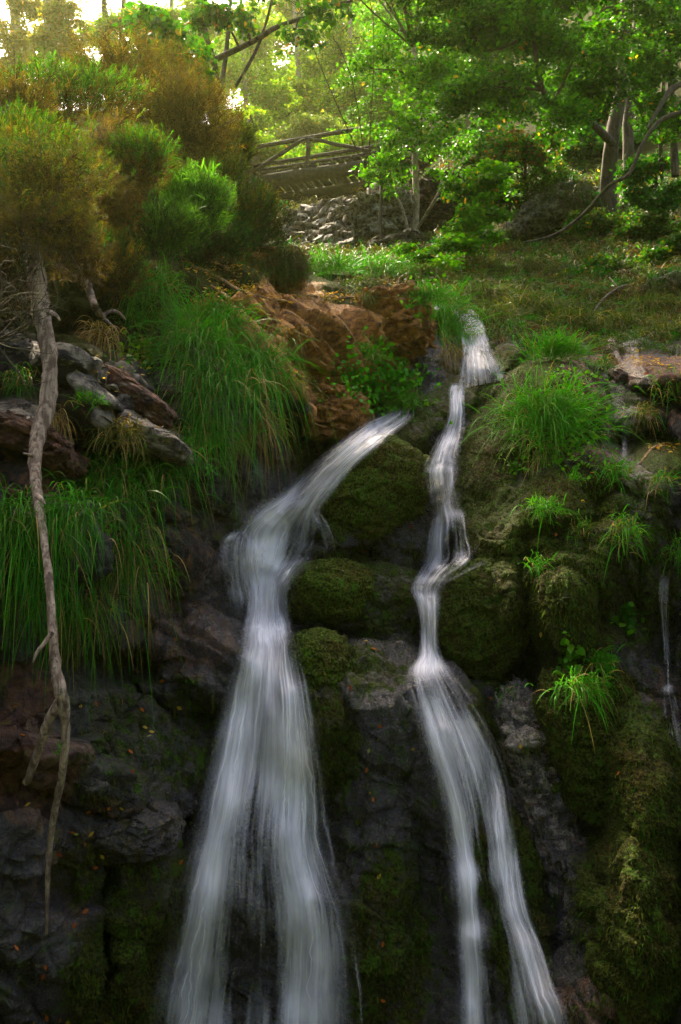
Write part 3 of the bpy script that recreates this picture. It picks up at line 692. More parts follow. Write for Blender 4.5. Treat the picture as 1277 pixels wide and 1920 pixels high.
fall('water', 'misty splash fan where the thin jets strike the right rock', [(1242,1282,1264,1282),(1238,1305,1275,1300),(1240,1350,1290,1350),(1250,1400,1300,1400),(1262,1450,1305,1450)], 60, 16, dens=.58, seed=11, edge=.3, off=.14, endfade=(.05,.4), foam=[(1252,1290,8,8,.3)])
fall('water', 'shallow dark rill sliding past the red earth on the right', [(1128,690,1160,680),(1140,720,1172,715),(1160,760,1182,757),(1166,800,1180,800),(1164,845,1178,845),(1160,870,1180,872)], 60, 10, dens=.14, seed=12, edge=.35, endfade=(.2,.1), layers=1, foam=[(1171,845,6,20,.3)])
fall('water', 'small white riffle of the upper stream below the stone wall', [(528,486,545,480),(540,494,560,488),(552,502,580,496),(560,512,590,505)], 20, 10, dens=.62, seed=13, edge=.3, off=.2, endfade=(.2,.2))
fall('water', 'sliver of bright stream water at the lip above the right fall', [(806,574,812,580),(820,572,826,582),(838,568,842,580)], 16, 8, dens=.8, seed=14, edge=.3, off=.15, endfade=(.2,.1))
#PART2
# ------------------------------------------------------------------ grass tufts
def unit(v): return v / (np.linalg.norm(v, axis=-1)[..., None] + 1e-9)
GREEN = [(0.0112, 0.1728, 0.003), (0.0211, 0.2376, 0.004), (0.0341, 0.2916, 0.005), (0.0136, 0.1188, 0.004)]
DEEP = [(0.0062, 0.1296, 0.003), (0.0112, 0.1836, 0.004), (0.0186, 0.2268, 0.004), (0.0062, 0.081, 0.004)]
FRESH = [(0.0217, 0.2268, 0.004), (0.0372, 0.2916, 0.005), (0.0558, 0.32, 0.008), (0.0174, 0.162, 0.004)]
OLIVE = [(0.035,0.075,0.005), (0.060,0.105,0.006), (0.095,0.105,0.012), (0.028,0.055,0.005)]
STRAW = [(0.26,0.17,0.055), (0.34,0.23,0.08), (0.20,0.12,0.04)]
RUST = [(0.17,0.085,0.022), (0.12,0.06,0.018), (0.22,0.12,0.035)]

def blades(root, d0, L, W, droop, tintA, tintB, seg=6, side=None):
    """strips: root (N,3), d0 (N,3) unit, L, W, droop (N,), tint at base and tip (N,3)"""
    N = len(root); t = np.linspace(0, 1, seg + 1)
    g = np.array([0, 0, -1.0])
    P = root[:, None] + L[:, None, None] * (d0[:, None] * (t - 0.15 * t**2)[None, :, None] + g * (droop[:, None] * t[None] ** 2)[..., None])
    if side is None: side = rng.normal(size=(N, 3))
    s = unit(np.cross(d0, side)); s = unit(s + 0.25 * rng.normal(size=s.shape))
    w = W[:, None] * (np.clip(1.05 - t, 0.06, 1) ** 0.6)[None] * np.minimum(1, 0.55 + 2 * t)[None]
    V = np.stack([P - s[:, None] * w[..., None] / 2, P + s[:, None] * w[..., None] / 2], 2).reshape(-1, 3)
    i = np.arange(N * (seg + 1) * 2).reshape(N, seg + 1, 2)
    F = np.stack([i[:, :-1, 0], i[:, :-1, 1], i[:, 1:, 1], i[:, 1:, 0]], -1).reshape(-1, 4)
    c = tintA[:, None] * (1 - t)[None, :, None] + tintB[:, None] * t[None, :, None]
    c = np.repeat(c[:, :, None], 2, 2).reshape(-1, 3)
    return V, F, np.concatenate([c, np.ones((len(c), 1))], 1)

def pick(pal, n, jit=0.18):
    p = np.asarray(pal)[rng.integers(0, len(pal), n)]
    return np.clip(p * (1 + jit * rng.normal(size=(n, 1))), 0.002, 0.9)

def tuft(label, px, py, L, n, sx=.3, sy=.2, droop=.9, up=.8, out=.7, lean=0., pal=GREEN, dry=.08, group=None, w=5.0, lift=None, name='grass_tuft', cat='grass tuft', fan=.55):
    c, nrm = hit(px, py); k = np.linalg.norm(c - CAM) / FPX
    Lm = L * k
    c = c + np.array([0, -(.11 if group == GL else .05) if lift is None else -lift, .02])
    jx, jy = rng.normal(size=n) * sx * L * .6, rng.normal(size=n) * sy * L * .6
    roots = c + np.outer(jx * k, [1, 0, 0]) + np.outer(-jy * k, [0, .25, 1]) + np.outer(np.abs(rng.normal(size=n)) * .02, [0, -1, 0])
    # let the outer roots follow the rock
    m = min(n, 60); idx = rng.integers(0, n, m)
    od = unit(np.array([0, -1.0, 0.15]) * out + np.array([lean, 0, up]))
    rad = np.stack([jx / (sx * L * .6 + 1e-6), 0 * jx - .4, -jy / (sy * L * .6 + 1e-6) * .6], -1)
    d0 = unit(od + fan * .55 * rad + fan * rng.normal(size=(n, 3)) * np.array([1.0, .6, .75]))
    d0[:, 1] = np.minimum(d0[:, 1], .25)
    ln = Lm * rng.uniform(.4, 1.1, n) * 1.02
    dr = droop * rng.uniform(.25, 1.3, n)
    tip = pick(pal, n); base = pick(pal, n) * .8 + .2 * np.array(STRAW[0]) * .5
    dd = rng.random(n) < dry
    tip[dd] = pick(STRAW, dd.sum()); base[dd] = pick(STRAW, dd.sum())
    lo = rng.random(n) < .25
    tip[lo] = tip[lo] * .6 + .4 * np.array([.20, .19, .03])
    W = w * 0.00125 * rng.uniform(.7, 1.35, n) * np.sqrt(max(k / 0.0036, .6))
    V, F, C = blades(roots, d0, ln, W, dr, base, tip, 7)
    o = new_mesh(name, V - c, F, M_GRASS, {'tint': C}); o.location = c
    return tag(o, label, cat, group)

GL = 'long grass tufts on the left bank'
tuft('dark green tuft tucked under the heath bushes at the top of the left bank', 232, 470, 85, 420, .55, .3, 1.0, .7, .6, .15, DEEP, .05, GL)
tuft('green tuft just right of the fallen dead branch tips', 285, 560, 85, 480, .45, .35, 1.0, .7, .7, .1, GREEN, .05, GL)
tuft('short tuft with yellow moss below it, over the slate slab', 270, 615, 55, 220, .55, .4, .8, .6, .6, .1, DEEP, .05, GL)
tuft('upper bushy tuft of the large hanging green mass beside the rusty rock', 392, 618, 92, 640, .55, .35, .95, .75, .6, .1, GREEN, .06, GL)
tuft('middle tuft of the large hanging green mass, left of the straw-ended one', 368, 672, 112, 720, .5, .4, 1.1, .65, .7, 0., GREEN, .06, GL)
tuft('longest hanging tuft with straw-coloured lower ends beside the rusty rock', 478, 700, 128, 760, .32, .32, 1.35, .6, .7, .1, GREEN, .08, GL)
tuft('lower hanging tuft of the large green mass, dripping toward the left fall', 400, 745, 120, 620, .5, .35, 1.3, .45, .7, 0., DEEP, .08, GL)
tuft('straw-coloured beard of dead blades under the longest hanging tuft', 490, 800, 85, 260, .3, .25, 1.5, .1, .6, .0, STRAW, .5, GL)
tuft('bright tuft just right of the yellow lichen-covered ledge stone', 390, 825, 95, 560, .45, .3, 1.05, .65, .7, .1, GREEN, .1, GL)
tuft('spreading tuft directly below the yellow lichen-covered ledge stone', 300, 885, 110, 700, .6, .35, 1.05, .6, .7, .15, DEEP, .06, GL)
tuft('brownish tuft in the dark gap under the lichen ledge stone', 235, 830, 62, 240, .5, .3, 1.1, .5, .7, .1, OLIVE, .35, GL)
tuft('dark tuft to the left of the spreading one, near the dead trunk bend', 215, 930, 105, 560, .55, .35, 1.1, .6, .7, -.1, DEEP, .06, GL)
tuft('dense dark tuft right beside the lower dead trunk', 140, 985, 112, 640, .5, .35, 1.2, .6, .8, 0., DEEP, .05, GL)
tuft('biggest long-bladed tuft hanging at the left edge of the bank', 30, 1000, 142, 640, .5, .32, 1.35, .5, .8, -.05, DEEP, .05, GL, 5.5)
tuft('yellowing tuft hanging over the dark overhang left of the left fall', 232, 1040, 125, 640, .38, .4, 1.4, .45, .7, .15, OLIVE + GREEN, .16, GL)
tuft('fringe of dark blades below the biggest tuft at the left edge', 70, 1110, 92, 460, .75, .35, 1.4, .3, .8, 0., DEEP, .08, GL)
tuft('lowest trailing tuft of the left bank beside the dead trunk fork', 165, 1150, 85, 420, .55, .4, 1.5, .2, .7, .1, OLIVE + DEEP, .15, GL)
tuft('tiny tuft on bare brown rock left of the left fall shoulder', 322, 1085, 45, 90, .35, .25, .8, .7, .6, .2, OLIVE + GREEN, .15, GL)
tuft('small dark tuft hidden behind the dead trunk', 52, 735, 52, 220, .4, .35, 1.1, .6, .7, .1, DEEP, .15, GL)
tuft('sparse little tuft on the long grey slate slab', 180, 768, 34, 110, .6, .3, .7, .8, .5, .1, GREEN, .1, GL)
tuft('yellow-brown tuft hanging from the slate ledge beside the dead trunk', 112, 800, 60, 110, .3, .25, 1.5, .2, .6, .1, STRAW + RUST, .4, GL)
tuft('sprig of grass at the tip of the dead trunk root', 134, 1412, 32, 40, .2, .2, .5, .9, .5, .1, GREEN, .1, GL)
tuft('rusty dead tuft hanging below the fallen dead branch', 200, 645, 70, 150, .35, .3, 1.5, .1, .5, 0., RUST + STRAW, .4, GL)
GT = 'grass tufts along the stream lip'
tuft('left and smallest of the bright tufts on top of the rusty rock', 556, 522, 62, 300, .5, .2, .8, .75, .7, -.15, FRESH, .05, GT)
tuft('middle and bushiest of the bright tufts on top of the rusty rock', 615, 512, 80, 520, .5, .2, .9, .8, .7, -.1, FRESH, .05, GT)
tuft('right one of the bright tufts on top of the rusty rock', 702, 516, 82, 540, .5, .2, .95, .8, .7, .15, FRESH, .05, GT)
tuft('tall drooping tuft with straw base guarding the left side of the upper right fall', 832, 615, 100, 820, .34, .5, 1.2, .75, .7, .12, FRESH, .12, GT)
tuft('brown beard hanging below the tall drooping tuft by the upper right fall', 838, 672, 62, 160, .3, .25, 1.5, .1, .6, .0, STRAW + OLIVE, .5, GT)
tuft('small green tuft on the ochre knob above the clover patch', 690, 672, 58, 220, .5, .35, .8, .8, .6, 0., GREEN, .08, GT)
tuft('short grass growing through the clover patch beside the left fall start', 735, 745, 52, 300, .6, .35, .9, .7, .6, .15, FRESH, .2, GT)
tuft('small hanging tuft on the lip between the rusty rock and ochre knob', 688, 570, 40, 120, .3, .3, 1.1, .5, .6, 0., OLIVE, .1, GT)
tuft('straw-coloured dead tuft hanging on the rusty rock face', 553, 648, 44, 110, .25, .3, 1.3, .4, .5, 0., STRAW, .6, GT)
tuft('wispy pale tuft at the upper rim of the rusty rock', 612, 572, 28, 60, .3, .3, 1.0, .6, .5, 0., STRAW + OLIVE, .4, GT)
tuft('grass fringe linking the lip tufts with the tall drooping tuft', 800, 566, 48, 360, .6, .25, .8, .8, .6, .0, FRESH, .06, GT)
tuft('olive tuft on the slope to the right of the upper right fall', 935, 600, 62, 320, .6, .3, 1.0, .6, .7, .1, OLIVE, .12, GT)
tuft('short tuft bending over the very start of the left fall', 748, 762, 42, 240, .55, .2, 1.0, .5, .8, -.25, FRESH, .1, GT)
tuft('small tuft at the right corner of the start of the left fall', 775, 758, 34, 120, .4, .25, 1.0, .5, .7, -.3, GREEN, .1, GT)
GS = 'tall grass tufts on the slope above the right fall'
for lb_, x_, y_, L_ in [('tall grass mound right behind the lip of the upper right fall', 905, 560, 58), ('grass mound in the middle of the slope above the red earth streak', 1000, 585, 60), ('grass mound left of the spindly dead branch on the slope', 1075, 610, 56), ('grass mound right of the spindly dead branch on the slope', 1180, 615, 56), ('grass mound beneath the bush with drooping bright sprays', 890, 500, 48), ('grass mound at the right edge above the earth ledge', 1255, 632, 58), ('grass mound under the tip of the leaning bare branch', 1000, 505, 46), ('grass mound behind the right one of the bright lip tufts', 790, 520, 48), ('grass mound below the half-hidden grey rock at the right edge', 1225, 580, 46)]:
    tuft(lb_, x_, y_, L_, 420, .75, .2, .95, .7, .7, .15, OLIVE + [(.03, .10, .004)], .14, GS)
GR = 'grass tufts on the mossy rocks right of the right fall'
tuft('bright upright tuft crowning the red earth streak right of the right fall', 1040, 672, 72, 520, .55, .22, .5, 1.1, .5, .25, FRESH, .06, GR)
tuft('largest bright round tuft on the mossy rock right of the right fall', 1025, 795, 118, 1100, .5, .38, .75, .95, .6, .05, FRESH, .05, GR)
tuft('thin pale beard of blades under the largest bright round tuft', 1015, 850, 62, 130, .35, .3, 1.4, .2, .6, -.1, FRESH + STRAW, .15, GR)
tuft('medium tuft beside the dark rill below the red earth streak', 1148, 895, 52, 200, .45, .3, .8, .8, .6, .1, FRESH, .08, GR)
tuft('thin tuft with straw feet on the brown rock right of the dark rill', 1230, 912, 46, 110, .4, .3, .9, .7, .6, 0., GREEN, .25, GR)
tuft('low tuft on the sloping mossy rock below the largest bright tuft', 1018, 962, 44, 180, .55, .3, .8, .75, .6, 0., FRESH, .05, GR)
tuft('tuft with long straw trails in the middle of the brown mossy wall', 1165, 1005, 52, 200, .35, .45, 1.1, .6, .6, 0., FRESH, .2, GR)
tuft('narrow tuft left of the straw-trailed one on the brown mossy wall', 1088, 1000, 40, 110, .4, .5, 1.0, .6, .6, 0., FRESH + OLIVE, .15, GR)
tuft('two sparse sprigs on the dark mossy pillar', 1010, 1065, 38, 80, .7, .3, .8, .7, .6, .1, FRESH, .05, GR)
tuft('tuft at the right edge level with the straw-trailed one', 1268, 1035, 44, 110, .5, .4, 1.0, .6, .6, -.2, FRESH, .05, GR)
tuft('tall thin tuft on the brown rock at the right edge under the earth ledge', 1252, 735, 60, 160, .45, .4, .9, .9, .6, 0., GREEN, .3, GR)
tuft('straw skirt tuft left of the tall thin one under the earth ledge', 1207, 782, 42, 110, .3, .3, 1.2, .4, .6, 0., STRAW + GREEN, .5, GR)
tuft('small tuft with straw fringe at the left end of the earth ledge', 1130, 690, 34, 110, .35, .3, 1.0, .6, .6, .1, GREEN, .35, GR)
tuft('tiny tuft just above the low tuft on the sloping mossy rock', 1070, 905, 26, 60, .5, .3, .7, .8, .6, 0., FRESH, .05, GR)
tuft('tiny tuft between the medium tuft and the straw-trailed one', 1130, 965, 24, 50, .5, .3, .7, .8, .6, 0., OLIVE, .05, GR)
tuft('arching bright tuft beside the fern on the hanging mossy rock spur', 1085, 1292, 68, 260, .5, .2, .95, .75, .7, .25, FRESH, .14, GR)
tuft('second arching tuft rising behind the fern', 1118, 1248, 56, 120, .4, .3, .9, .9, .5, .2, GREEN, .05, GR)
tuft('faint dark tuft in the cleft right of the lower right fall', 945, 1305, 28, 60, .4, .3, .8, .8, .6, 0., DEEP, .05, GR)
GD = 'dry tufts by the stone wall'
tuft('pale straw tuft hanging over the stone wall under the footbridge', 632, 440, 46, 320, .4, .5, 1.4, .5, .6, -.1, STRAW + OLIVE, .3, GD, 7)
tuft('brownish tuft right of the pale straw tuft at the stone wall', 655, 455, 36, 220, .4, .5, 1.4, .4, .6, 0., RUST + OLIVE, .3, GD, 7)

# ------------------------------------------------------------------ long grass of the slopes, as one mass
def scatter(n, boxes):
    out = []
    w = np.array([(b[2] - b[0]) * (b[3] - b[1]) * b[4] for b in boxes], float); w /= w.sum()
    for b, c in zip(boxes, rng.multinomial(n, w)):
        for _ in range(c):
            x, y = rng.uniform(b[0], b[2]), rng.uniform(b[1], b[3]); h, nn = hit(x, y)
            out.append((x, y, *h, *nn))
    return np.array(out)
BOX = [(520,452,760,505,2.2),(760,440,1290,640,1.6),(520,330,760,420,1.0),(640,470,900,600,1.6),(520,470,640,520,.6),(820,300,1290,450,.9),(180,440,520,520,.6),(-10,470,260,640,.3),(900,580,1000,660,.8),(1050,600,1290,665,1.0)]
S = scatter(2800, BOX)
S = S[~((S[:, 0] < 860) & (S[:, 1] > 530) & (S[:, 3] < 9.2))]; S = S[((S[:, 0] - 1028) / 85) ** 2 + ((S[:, 1] - 412) / 42) ** 2 > 1]
per = 26; n0 = len(S); S = np.repeat(S, per, 0); n = len(S)
k = np.linalg.norm(S[:, 2:5] - CAM, axis=1) / FPX
lean = np.repeat(rng.normal(size=(n0, 3)) * np.array([.5, .2, .1]) + np.array([.15, -.55, .55]), per, 0)
d0 = unit(lean + .42 * rng.normal(size=(n, 3)))
S[:, 2:5] += (k * 9)[:, None] * rng.normal(size=(n, 3)) * np.array([1, .6, .5])
L = k * np.repeat(rng.uniform(24, 58, n0), per) * rng.uniform(.6, 1.1, n); W = k * rng.uniform(1.1, 2.0, n)
kind = np.repeat(rng.random(n0), per); tint = pick(OLIVE, n, .25)
m = kind < .22; tint[m] = pick(RUST, m.sum()) * .7
m = (kind > .86); tint[m] = pick(DEEP, m.sum())
sb = (S[:, 0] < 770) & (S[:, 0] > 470) & (S[:, 1] < 425); m = sb & (kind < .8); tint[m] = pick(STRAW + [(.22,.22,.05), (.16,.18,.03)], m.sum())
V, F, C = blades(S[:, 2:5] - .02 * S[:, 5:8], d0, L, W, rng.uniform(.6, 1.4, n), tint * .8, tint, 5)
g = new_mesh('grass', V, F, M_GRASS, {'tint': C}); tag(g, 'soft olive and straw grass covering the slopes above the falls', 'grass', kind='stuff')

# moss pile on the rocks: short fibres on the mossy parts
def moss_pile(n):
    pts, nor = [], []
    boxes = [(560,840,830,1260,1.5),(860,640,1130,1200,1.2),(980,880,1280,1480,1.0),(1060,1350,1277,1920,1.0),(560,1250,840,1920,.7),(140,1300,420,1920,.6),(880,1300,1040,1900,.6)]
    S = scatter(n, boxes)
    return S
S = moss_pile(42000)
nz = fbm(S[:, 2:5] * 5.5, 4, 61) + .25 * (S[:, 7] > .2)
S = S[nz > -.08]; n = len(S); k = np.linalg.norm(S[:, 2:5] - CAM, axis=1) / FPX
d0 = unit(S[:, 5:8] + .55 * rng.normal(size=(n, 3)) + np.array([0, 0, .15]))
tint = pick([(.020,.032,.003), (.045,.065,.004), (.075,.095,.006), (.060,.045,.005), (.035,.10,.003)], n, .25)
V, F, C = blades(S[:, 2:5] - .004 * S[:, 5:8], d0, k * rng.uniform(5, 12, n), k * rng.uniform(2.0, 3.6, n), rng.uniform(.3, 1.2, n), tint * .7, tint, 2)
g = new_mesh('moss', V, F, M_HEATH, {'tint': C}); tag(g, 'dark green and brown moss pile growing on the wet rocks', 'moss', kind='stuff')

# ------------------------------------------------------------------ heath and broom bushes on the left bank
def sprigs(P, D, Ls, per, tint, w=.10, spread=.35):
    """feathery shoots: every shoot is a thin axis with short needles all along it"""
    N = len(P)
    t = rng.random((N, per)) ** .8
    root = (P[:, None] + D[:, None] * (Ls[:, None] * t)[..., None]).reshape(-1, 3)
    d = unit(np.repeat(D, per, 0) * .9 + spread * 1.3 * rng.normal(size=(N * per, 3)))
    ln = np.repeat(Ls, per) * rng.uniform(.18, .42, N * per)
    tt = np.repeat(tint * np.exp(.38 * rng.normal(size=(N, 1))), per, 0) * (1 + .2 * rng.normal(size=(N * per, 1)))
    tt = np.clip(tt, .003, .8)
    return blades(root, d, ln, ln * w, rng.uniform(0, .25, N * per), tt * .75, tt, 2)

def heath(label, px, py, rx, ry, Y, n, top, low, gfrac=.5, Lpx=24, plume=True, seed=0, group='heath bushes on the left bank', name='heath_bush', cat='bush', hang=0.0, per=15, sparse=1.0):
    c = unproj(px, py, Y); k = np.linalg.norm(c - CAM) / FPX
    root = empty(name, c + np.array([0, .3 * rx * k, -.8 * ry * k]), label, cat, group)
    org = np.array(root.location)
    n = int(n * 2.7); rx, ry = rx * 1.1, ry * 1.1; Lpx = Lpx * 1.0
    q = unit(rng.normal(size=(n, 3))); q[:, 1] = -np.abs(q[:, 1]) * .9 + .25 * rng.random(n)
    rr = rng.random(n) ** .45
    lump = 1.02 + .75 * fbm(q * 3.0 + seed, 3, seed + 3)
    off = q * (rr * lump)[:, None] * np.array([rx, .8 * min(rx, ry), ry]) * k
    pos = c + off
    D = unit(q * np.array([.7, .6, .5]) + np.array([0, -.15, .8 - 1.7 * hang]) + .28 * rng.normal(size=(n, 3)))
    Ls = Lpx * k * rng.uniform(.45, 1.25, n) * np.where(rng.random(n) < .06, 1.7, 1)
    hgt = (q * rr[:, None])[:, 2] + .5 * fbm(pos * 2.2, 2, seed + 8)
    isg = hgt + .35 * rng.normal(size=n) > (1 - 2 * gfrac)
    tint = np.where(isg[:, None], pick(top, n), pick(low, n))
    V, F, C = sprigs(pos - D * Ls[:, None] * .6, D, Ls, per, tint, .17 if plume else .12, .32 if plume else .6)
    new_mesh('foliage', V - org, F, M_HEATH, {'tint': C}, parent=root)
    lines = []
    for j in rng.integers(0, n, int(26 * sparse)):
        a = org + rng.normal(size=3) * .05; b = pos[j]
        mid = (a + b) / 2 + rng.normal(size=3) * .1 * rx * k
        pts = spline([a, mid, b, b + D[j] * Ls[j]], 9)
        lines.append((pts - org, np.linspace(.0045, .0015, 9) * (k / .0036)))
    Vt, Ft = tubes(lines, 5); new_mesh('stems', Vt, Ft, M_DARK, parent=root)
    return root
HG = [(.040,.155,.005), (.065,.20,.006), (.030,.115,.005), (.10,.18,.008)]
HB = [(.125,.082,.011), (.09,.062,.009), (.17,.115,.016), (.08,.075,.010)]
HO = [(.10,.11,.008), (.075,.085,.007), (.15,.11,.012)]
HK = [(.05,.032,.014), (.035,.026,.012), (.07,.042,.016)]
HD = [(.012,.070,.004), (.022,.095,.005), (.012,.045,.004)]
heath('broad heath bush with flat bright green top above the dark hollow', 95, 190, 150, 62, 7.4, 900, HG, HB, .52, 26, seed=1)
heath('rust-brown heath bush fringing the dark hollow from the left', 50, 330, 125, 85, 5.2, 900, HO + HG, HB + HO, .50, 30, seed=2)
heath('small heath clump with upright green spikes at the left edge', 35, 262, 62, 42, 5.4, 420, HG, HB, .62, 34, seed=3)
heath('dense olive heath bush draped over the top of the dead trunk', 70, 352, 120, 84, 4.5, 900, HO + HD, HK + HO, .35, 28, False, 4, hang=.25)
heath('trailing olive heath sprays at the left edge beside the upper dead trunk', -5, 500, 60, 80, 4.4, 300, HO + HD, HK, .35, 28, False, 46, hang=.4)
heath('low trailing heath sprays over the crook of the fallen dead branch', 150, 475, 60, 50, 5.1, 300, HO + HD, HK + HB, .35, 26, False, 47, hang=.4)
heath('ragged brown heath sprays hanging in front of the dead trunk top', 30, 420, 95, 62, 4.25, 260, HO + HD, HK + HB, .35, 26, False, 44, hang=.35)
heath('olive heath sprays between the dead trunk top and the fallen dead branch', 118, 430, 60, 58, 4.6, 260, HO + HD, HK + HB, .35, 26, False, 45, hang=.3)
heath('tall dry golden-brown broom bush under the hanging leaves', 235, 165, 130, 82, 8.6, 1000, HO + HB, HB, .4, 30, False, 5, 'dry broom bushes on the left bank', 'broom_bush')
heath('reddish dry broom bush left of the footbridge', 335, 235, 95, 85, 8.0, 900, HB + HO, HB, .5, 28, False, 6, 'dry broom bushes on the left bank', 'broom_bush')
heath('grey-brown twiggy bush right of the dark hollow', 215, 335, 75, 95, 6.4, 800, HB, HK + HB, .4, 28, False, 7, 'dry broom bushes on the left bank', 'broom_bush')
heath('green-tipped heath bush between the twiggy bush and the footbridge', 262, 300, 62, 52, 6.3, 420, HG, HB, .6, 26, seed=8)
heath('brightest plumed heath bush with upright green shoots in front of the others', 362, 385, 62, 60, 6.5, 520, [(.060,.21,.012), (.09,.26,.018), (.05,.16,.012)], HD, .78, 34, seed=9)
heath('second bright plumed bush, lower left of the brightest one', 305, 435, 62, 48, 6.1, 420, [(.045,.15,.012), (.07,.19,.015)], HD, .68, 32, seed=10)
heath('shaggy brown skirt of dead shoots hanging below the twiggy bush', 200, 400, 55, 72, 6.0, 520, HB, RUST + HB, .4, 28, False, 11, 'dry broom bushes on the left bank', 'broom_bush', hang=.75)
heath('dark green bush filling the bank left of the stone wall', 462, 425, 68, 72, 8.2, 700, HD + HO, HD + HK, .55, 26, seed=12)
heath('yellow-green bush at the left end of the footbridge', 405, 345, 48, 56, 8.6, 520, [(.10,.16,.016), (.13,.19,.02), (.08,.12,.014)], HB, .6, 26, seed=13)
heath('deep green low bush behind the dark tuft at the top of the bank', 380, 455, 90, 46, 7.2, 620, HD, HD + HK, .6, 26, seed=14)
heath('yellow-flowered broom bush against the sunlit trees', 392, 258, 52, 88, 9.4, 520, [(.13,.16,.018), (.40,.26,.01), (.10,.13,.016)], HO + HB, .62, 22, False, 15, 'dry broom bushes on the left bank', 'broom_bush')
heath('bright yellow-green bush hiding the left end of the footbridge railing', 442, 272, 34, 46, 10.2, 420, [(.11, .19, .010), (.15, .22, .014), (.08, .15, .008)], HO, .7, 22, seed=61)
heath('brown heath bush at the left edge below the green top', 20, 205, 70, 45, 6.6, 420, HB + HO, HB, .5, 26, seed=16)
heath('dark shaded bush in the far left corner behind the dead trunk', 20, 520, 60, 70, 4.9, 420, HO + HD, HK, .4, 26, seed=17)
heath('olive shaggy bush over the fallen dead branch', 190, 500, 80, 60, 5.7, 560, HO + HD, HK + HB, .42, 26, seed=18)

# ------------------------------------------------------------------ trees
def leaves(P, size, tint, flat=.5, droop=.2, asp=.62):
    n = len(P)
    nrm = unit(rng.normal(size=(n, 3)) * (1 - flat) + np.array([0, -.15, 1]) * flat)
    a = unit(np.cross(nrm, rng.normal(size=(n, 3)))); a = unit(a + np.array([0, 0, -droop])); b = unit(np.cross(nrm, a))
    s = size * rng.uniform(.6, 1.25, n)
    l = (a * s[:, None]); w = b * (s * asp / 2)[:, None]; up = nrm * (s * .09)[:, None]
    V = np.stack([P, P + l * .28 + w * .85 + up, P + l * .62 + w * .8 + up, P + l, P + l * .62 - w * .8 + up, P + l * .28 - w * .85 + up], 1).reshape(-1, 3)
    i = np.arange(n * 6).reshape(n, 6)
    F = np.concatenate([i[:, [0, 1, 2, 3]], i[:, [0, 3, 4, 5]]])
    C = np.repeat(tint, 6, 0)
    return V, F, np.concatenate([C, np.ones((len(C), 1))], 1)

def tree(name, label, trunks, clusters, size, pal, nleaf, bark, group=None, cat='tree', flat=.5, droop=.25, seed=0, spray=.16, limb_r=.35, yel=0.02, sub=9):
    """trunks: list of [(x, y, r_px, Y)...]; clusters: (x, y, rx, ry, Y, share)"""
    T = []
    for tr in trunks:
        a = np.array(tr, float); s = spline(a, 16)
        p = unproj(s[:, 0], s[:, 1], s[:, 3]); T.append((p, s[:, 2] * s[:, 3] / FPX))
    org = T[0][0][0].copy()
    root = empty(name, org, label, cat, group)
    lines = [(p - org, r * (1 + .06 * rng.normal(size=len(r)))) for p, r in T]
    allp = np.concatenate([p for p, _ in T]); allr = np.concatenate([r for _, r in T])
    nleaf = int(nleaf * 2.3)
    share = np.array([c[5] if len(c) > 5 else c[2] * c[3] for c in clusters], float); share /= share.sum()
    LP, LC = [], []; twigs = []
    for (x, y, rx, ry, Y, *_), sh in zip(clusters, share):
        c = unproj(x, y, Y); k = Y / FPX; R_ = np.array([rx * k, .8 * max(rx, ry) * k, ry * k])
        dd = np.linalg.norm(allp - c, axis=1) + .8 * np.maximum(0, allp[:, 2] - c[2] + .3 * rx * k); j = int(np.argmin(dd)); a = allp[j]
        mid = (a + c) / 2 + np.array([0, 0, .12 * np.linalg.norm(c - a)]) + rng.normal(size=3) * .12 * np.linalg.norm(c - a) * np.array([1, 1, .6])
        pts = spline([a, mid, c], 9); r0 = min(allr[j] * .6, limb_r * k * 12)
        lines.append((pts - org, np.linspace(r0, r0 * .3, 9)))
        m = max(3, int(round(nleaf * sh)))
        q = unit(rng.normal(size=(sub, 3))) * np.array([1, 1, .7]); ends = c + q * R_ * rng.uniform(.5, 1.05, (sub, 1))
        bp = []
        for e in ends:
            st = pts[rng.integers(5, 9)]
            s2 = spline([st, (st + e) / 2 + rng.normal(size=3) * .12 * R_[0], e, e + (e - st) * .18 + np.array([0, 0, -droop * .25 * R_[2]])], 10)
            twigs.append((s2 - org, np.linspace(r0 * .3, r0 * .06 + .002, 10))); bp.append(s2[3:])
            for _ in range(2):
                u = s2[rng.integers(3, 8)]; v = u + rng.normal(size=3) * R_ * .32
                s3 = spline([u, (u + v) / 2 + rng.normal(size=3) * .05 * R_[0], v], 7); twigs.append((s3 - org, np.linspace(r0 * .14, .002, 7))); bp.append(s3[1:])
        bp = np.concatenate(bp)
        z = bp[rng.integers(0, len(bp), m)] + rng.normal(size=(m, 3)) * R_ * spray * np.array([1, 1, .55])
        LP.append(z); LC.append(pick(pal, m, .22) * (1 + .22 * rng.normal()))
    nt_ = len(T); Vt, Ft = tubes(lines[:nt_], 9, .05); new_mesh('trunk', Vt, Ft, bark, parent=root)
    Vb, Fb = tubes(lines[nt_:], 7, .05); Vc, Fc = tubes(twigs, 4)
    new_mesh('branches', np.concatenate([Vb, Vc]), Fb + [f + len(Vb) for f in Fc], M_DARK, parent=root)
    LP = np.concatenate(LP); LC = np.clip(np.concatenate(LC), .004, .7)
    m = rng.random(len(LP)) < yel; LC[m] = pick([(.45,.30,.02), (.40,.20,.02)], m.sum())
    V, F, C = leaves(LP - org, size, LC, flat, droop)
    new_mesh('crown', V, F, M_GLOW if pal[0] == SUNNY[0] else M_LEAF, {'tint': C}, parent=root)
    return root
SUNNY = [(.10,.25,.005), (.14,.29,.006), (.075,.21,.005), (.18,.29,.008)]  # backlit sun glow put into the leaf colour
MID = [(.036,.150,.004), (.055,.18,.005), (.026,.12,.004), (.08,.20,.006)]
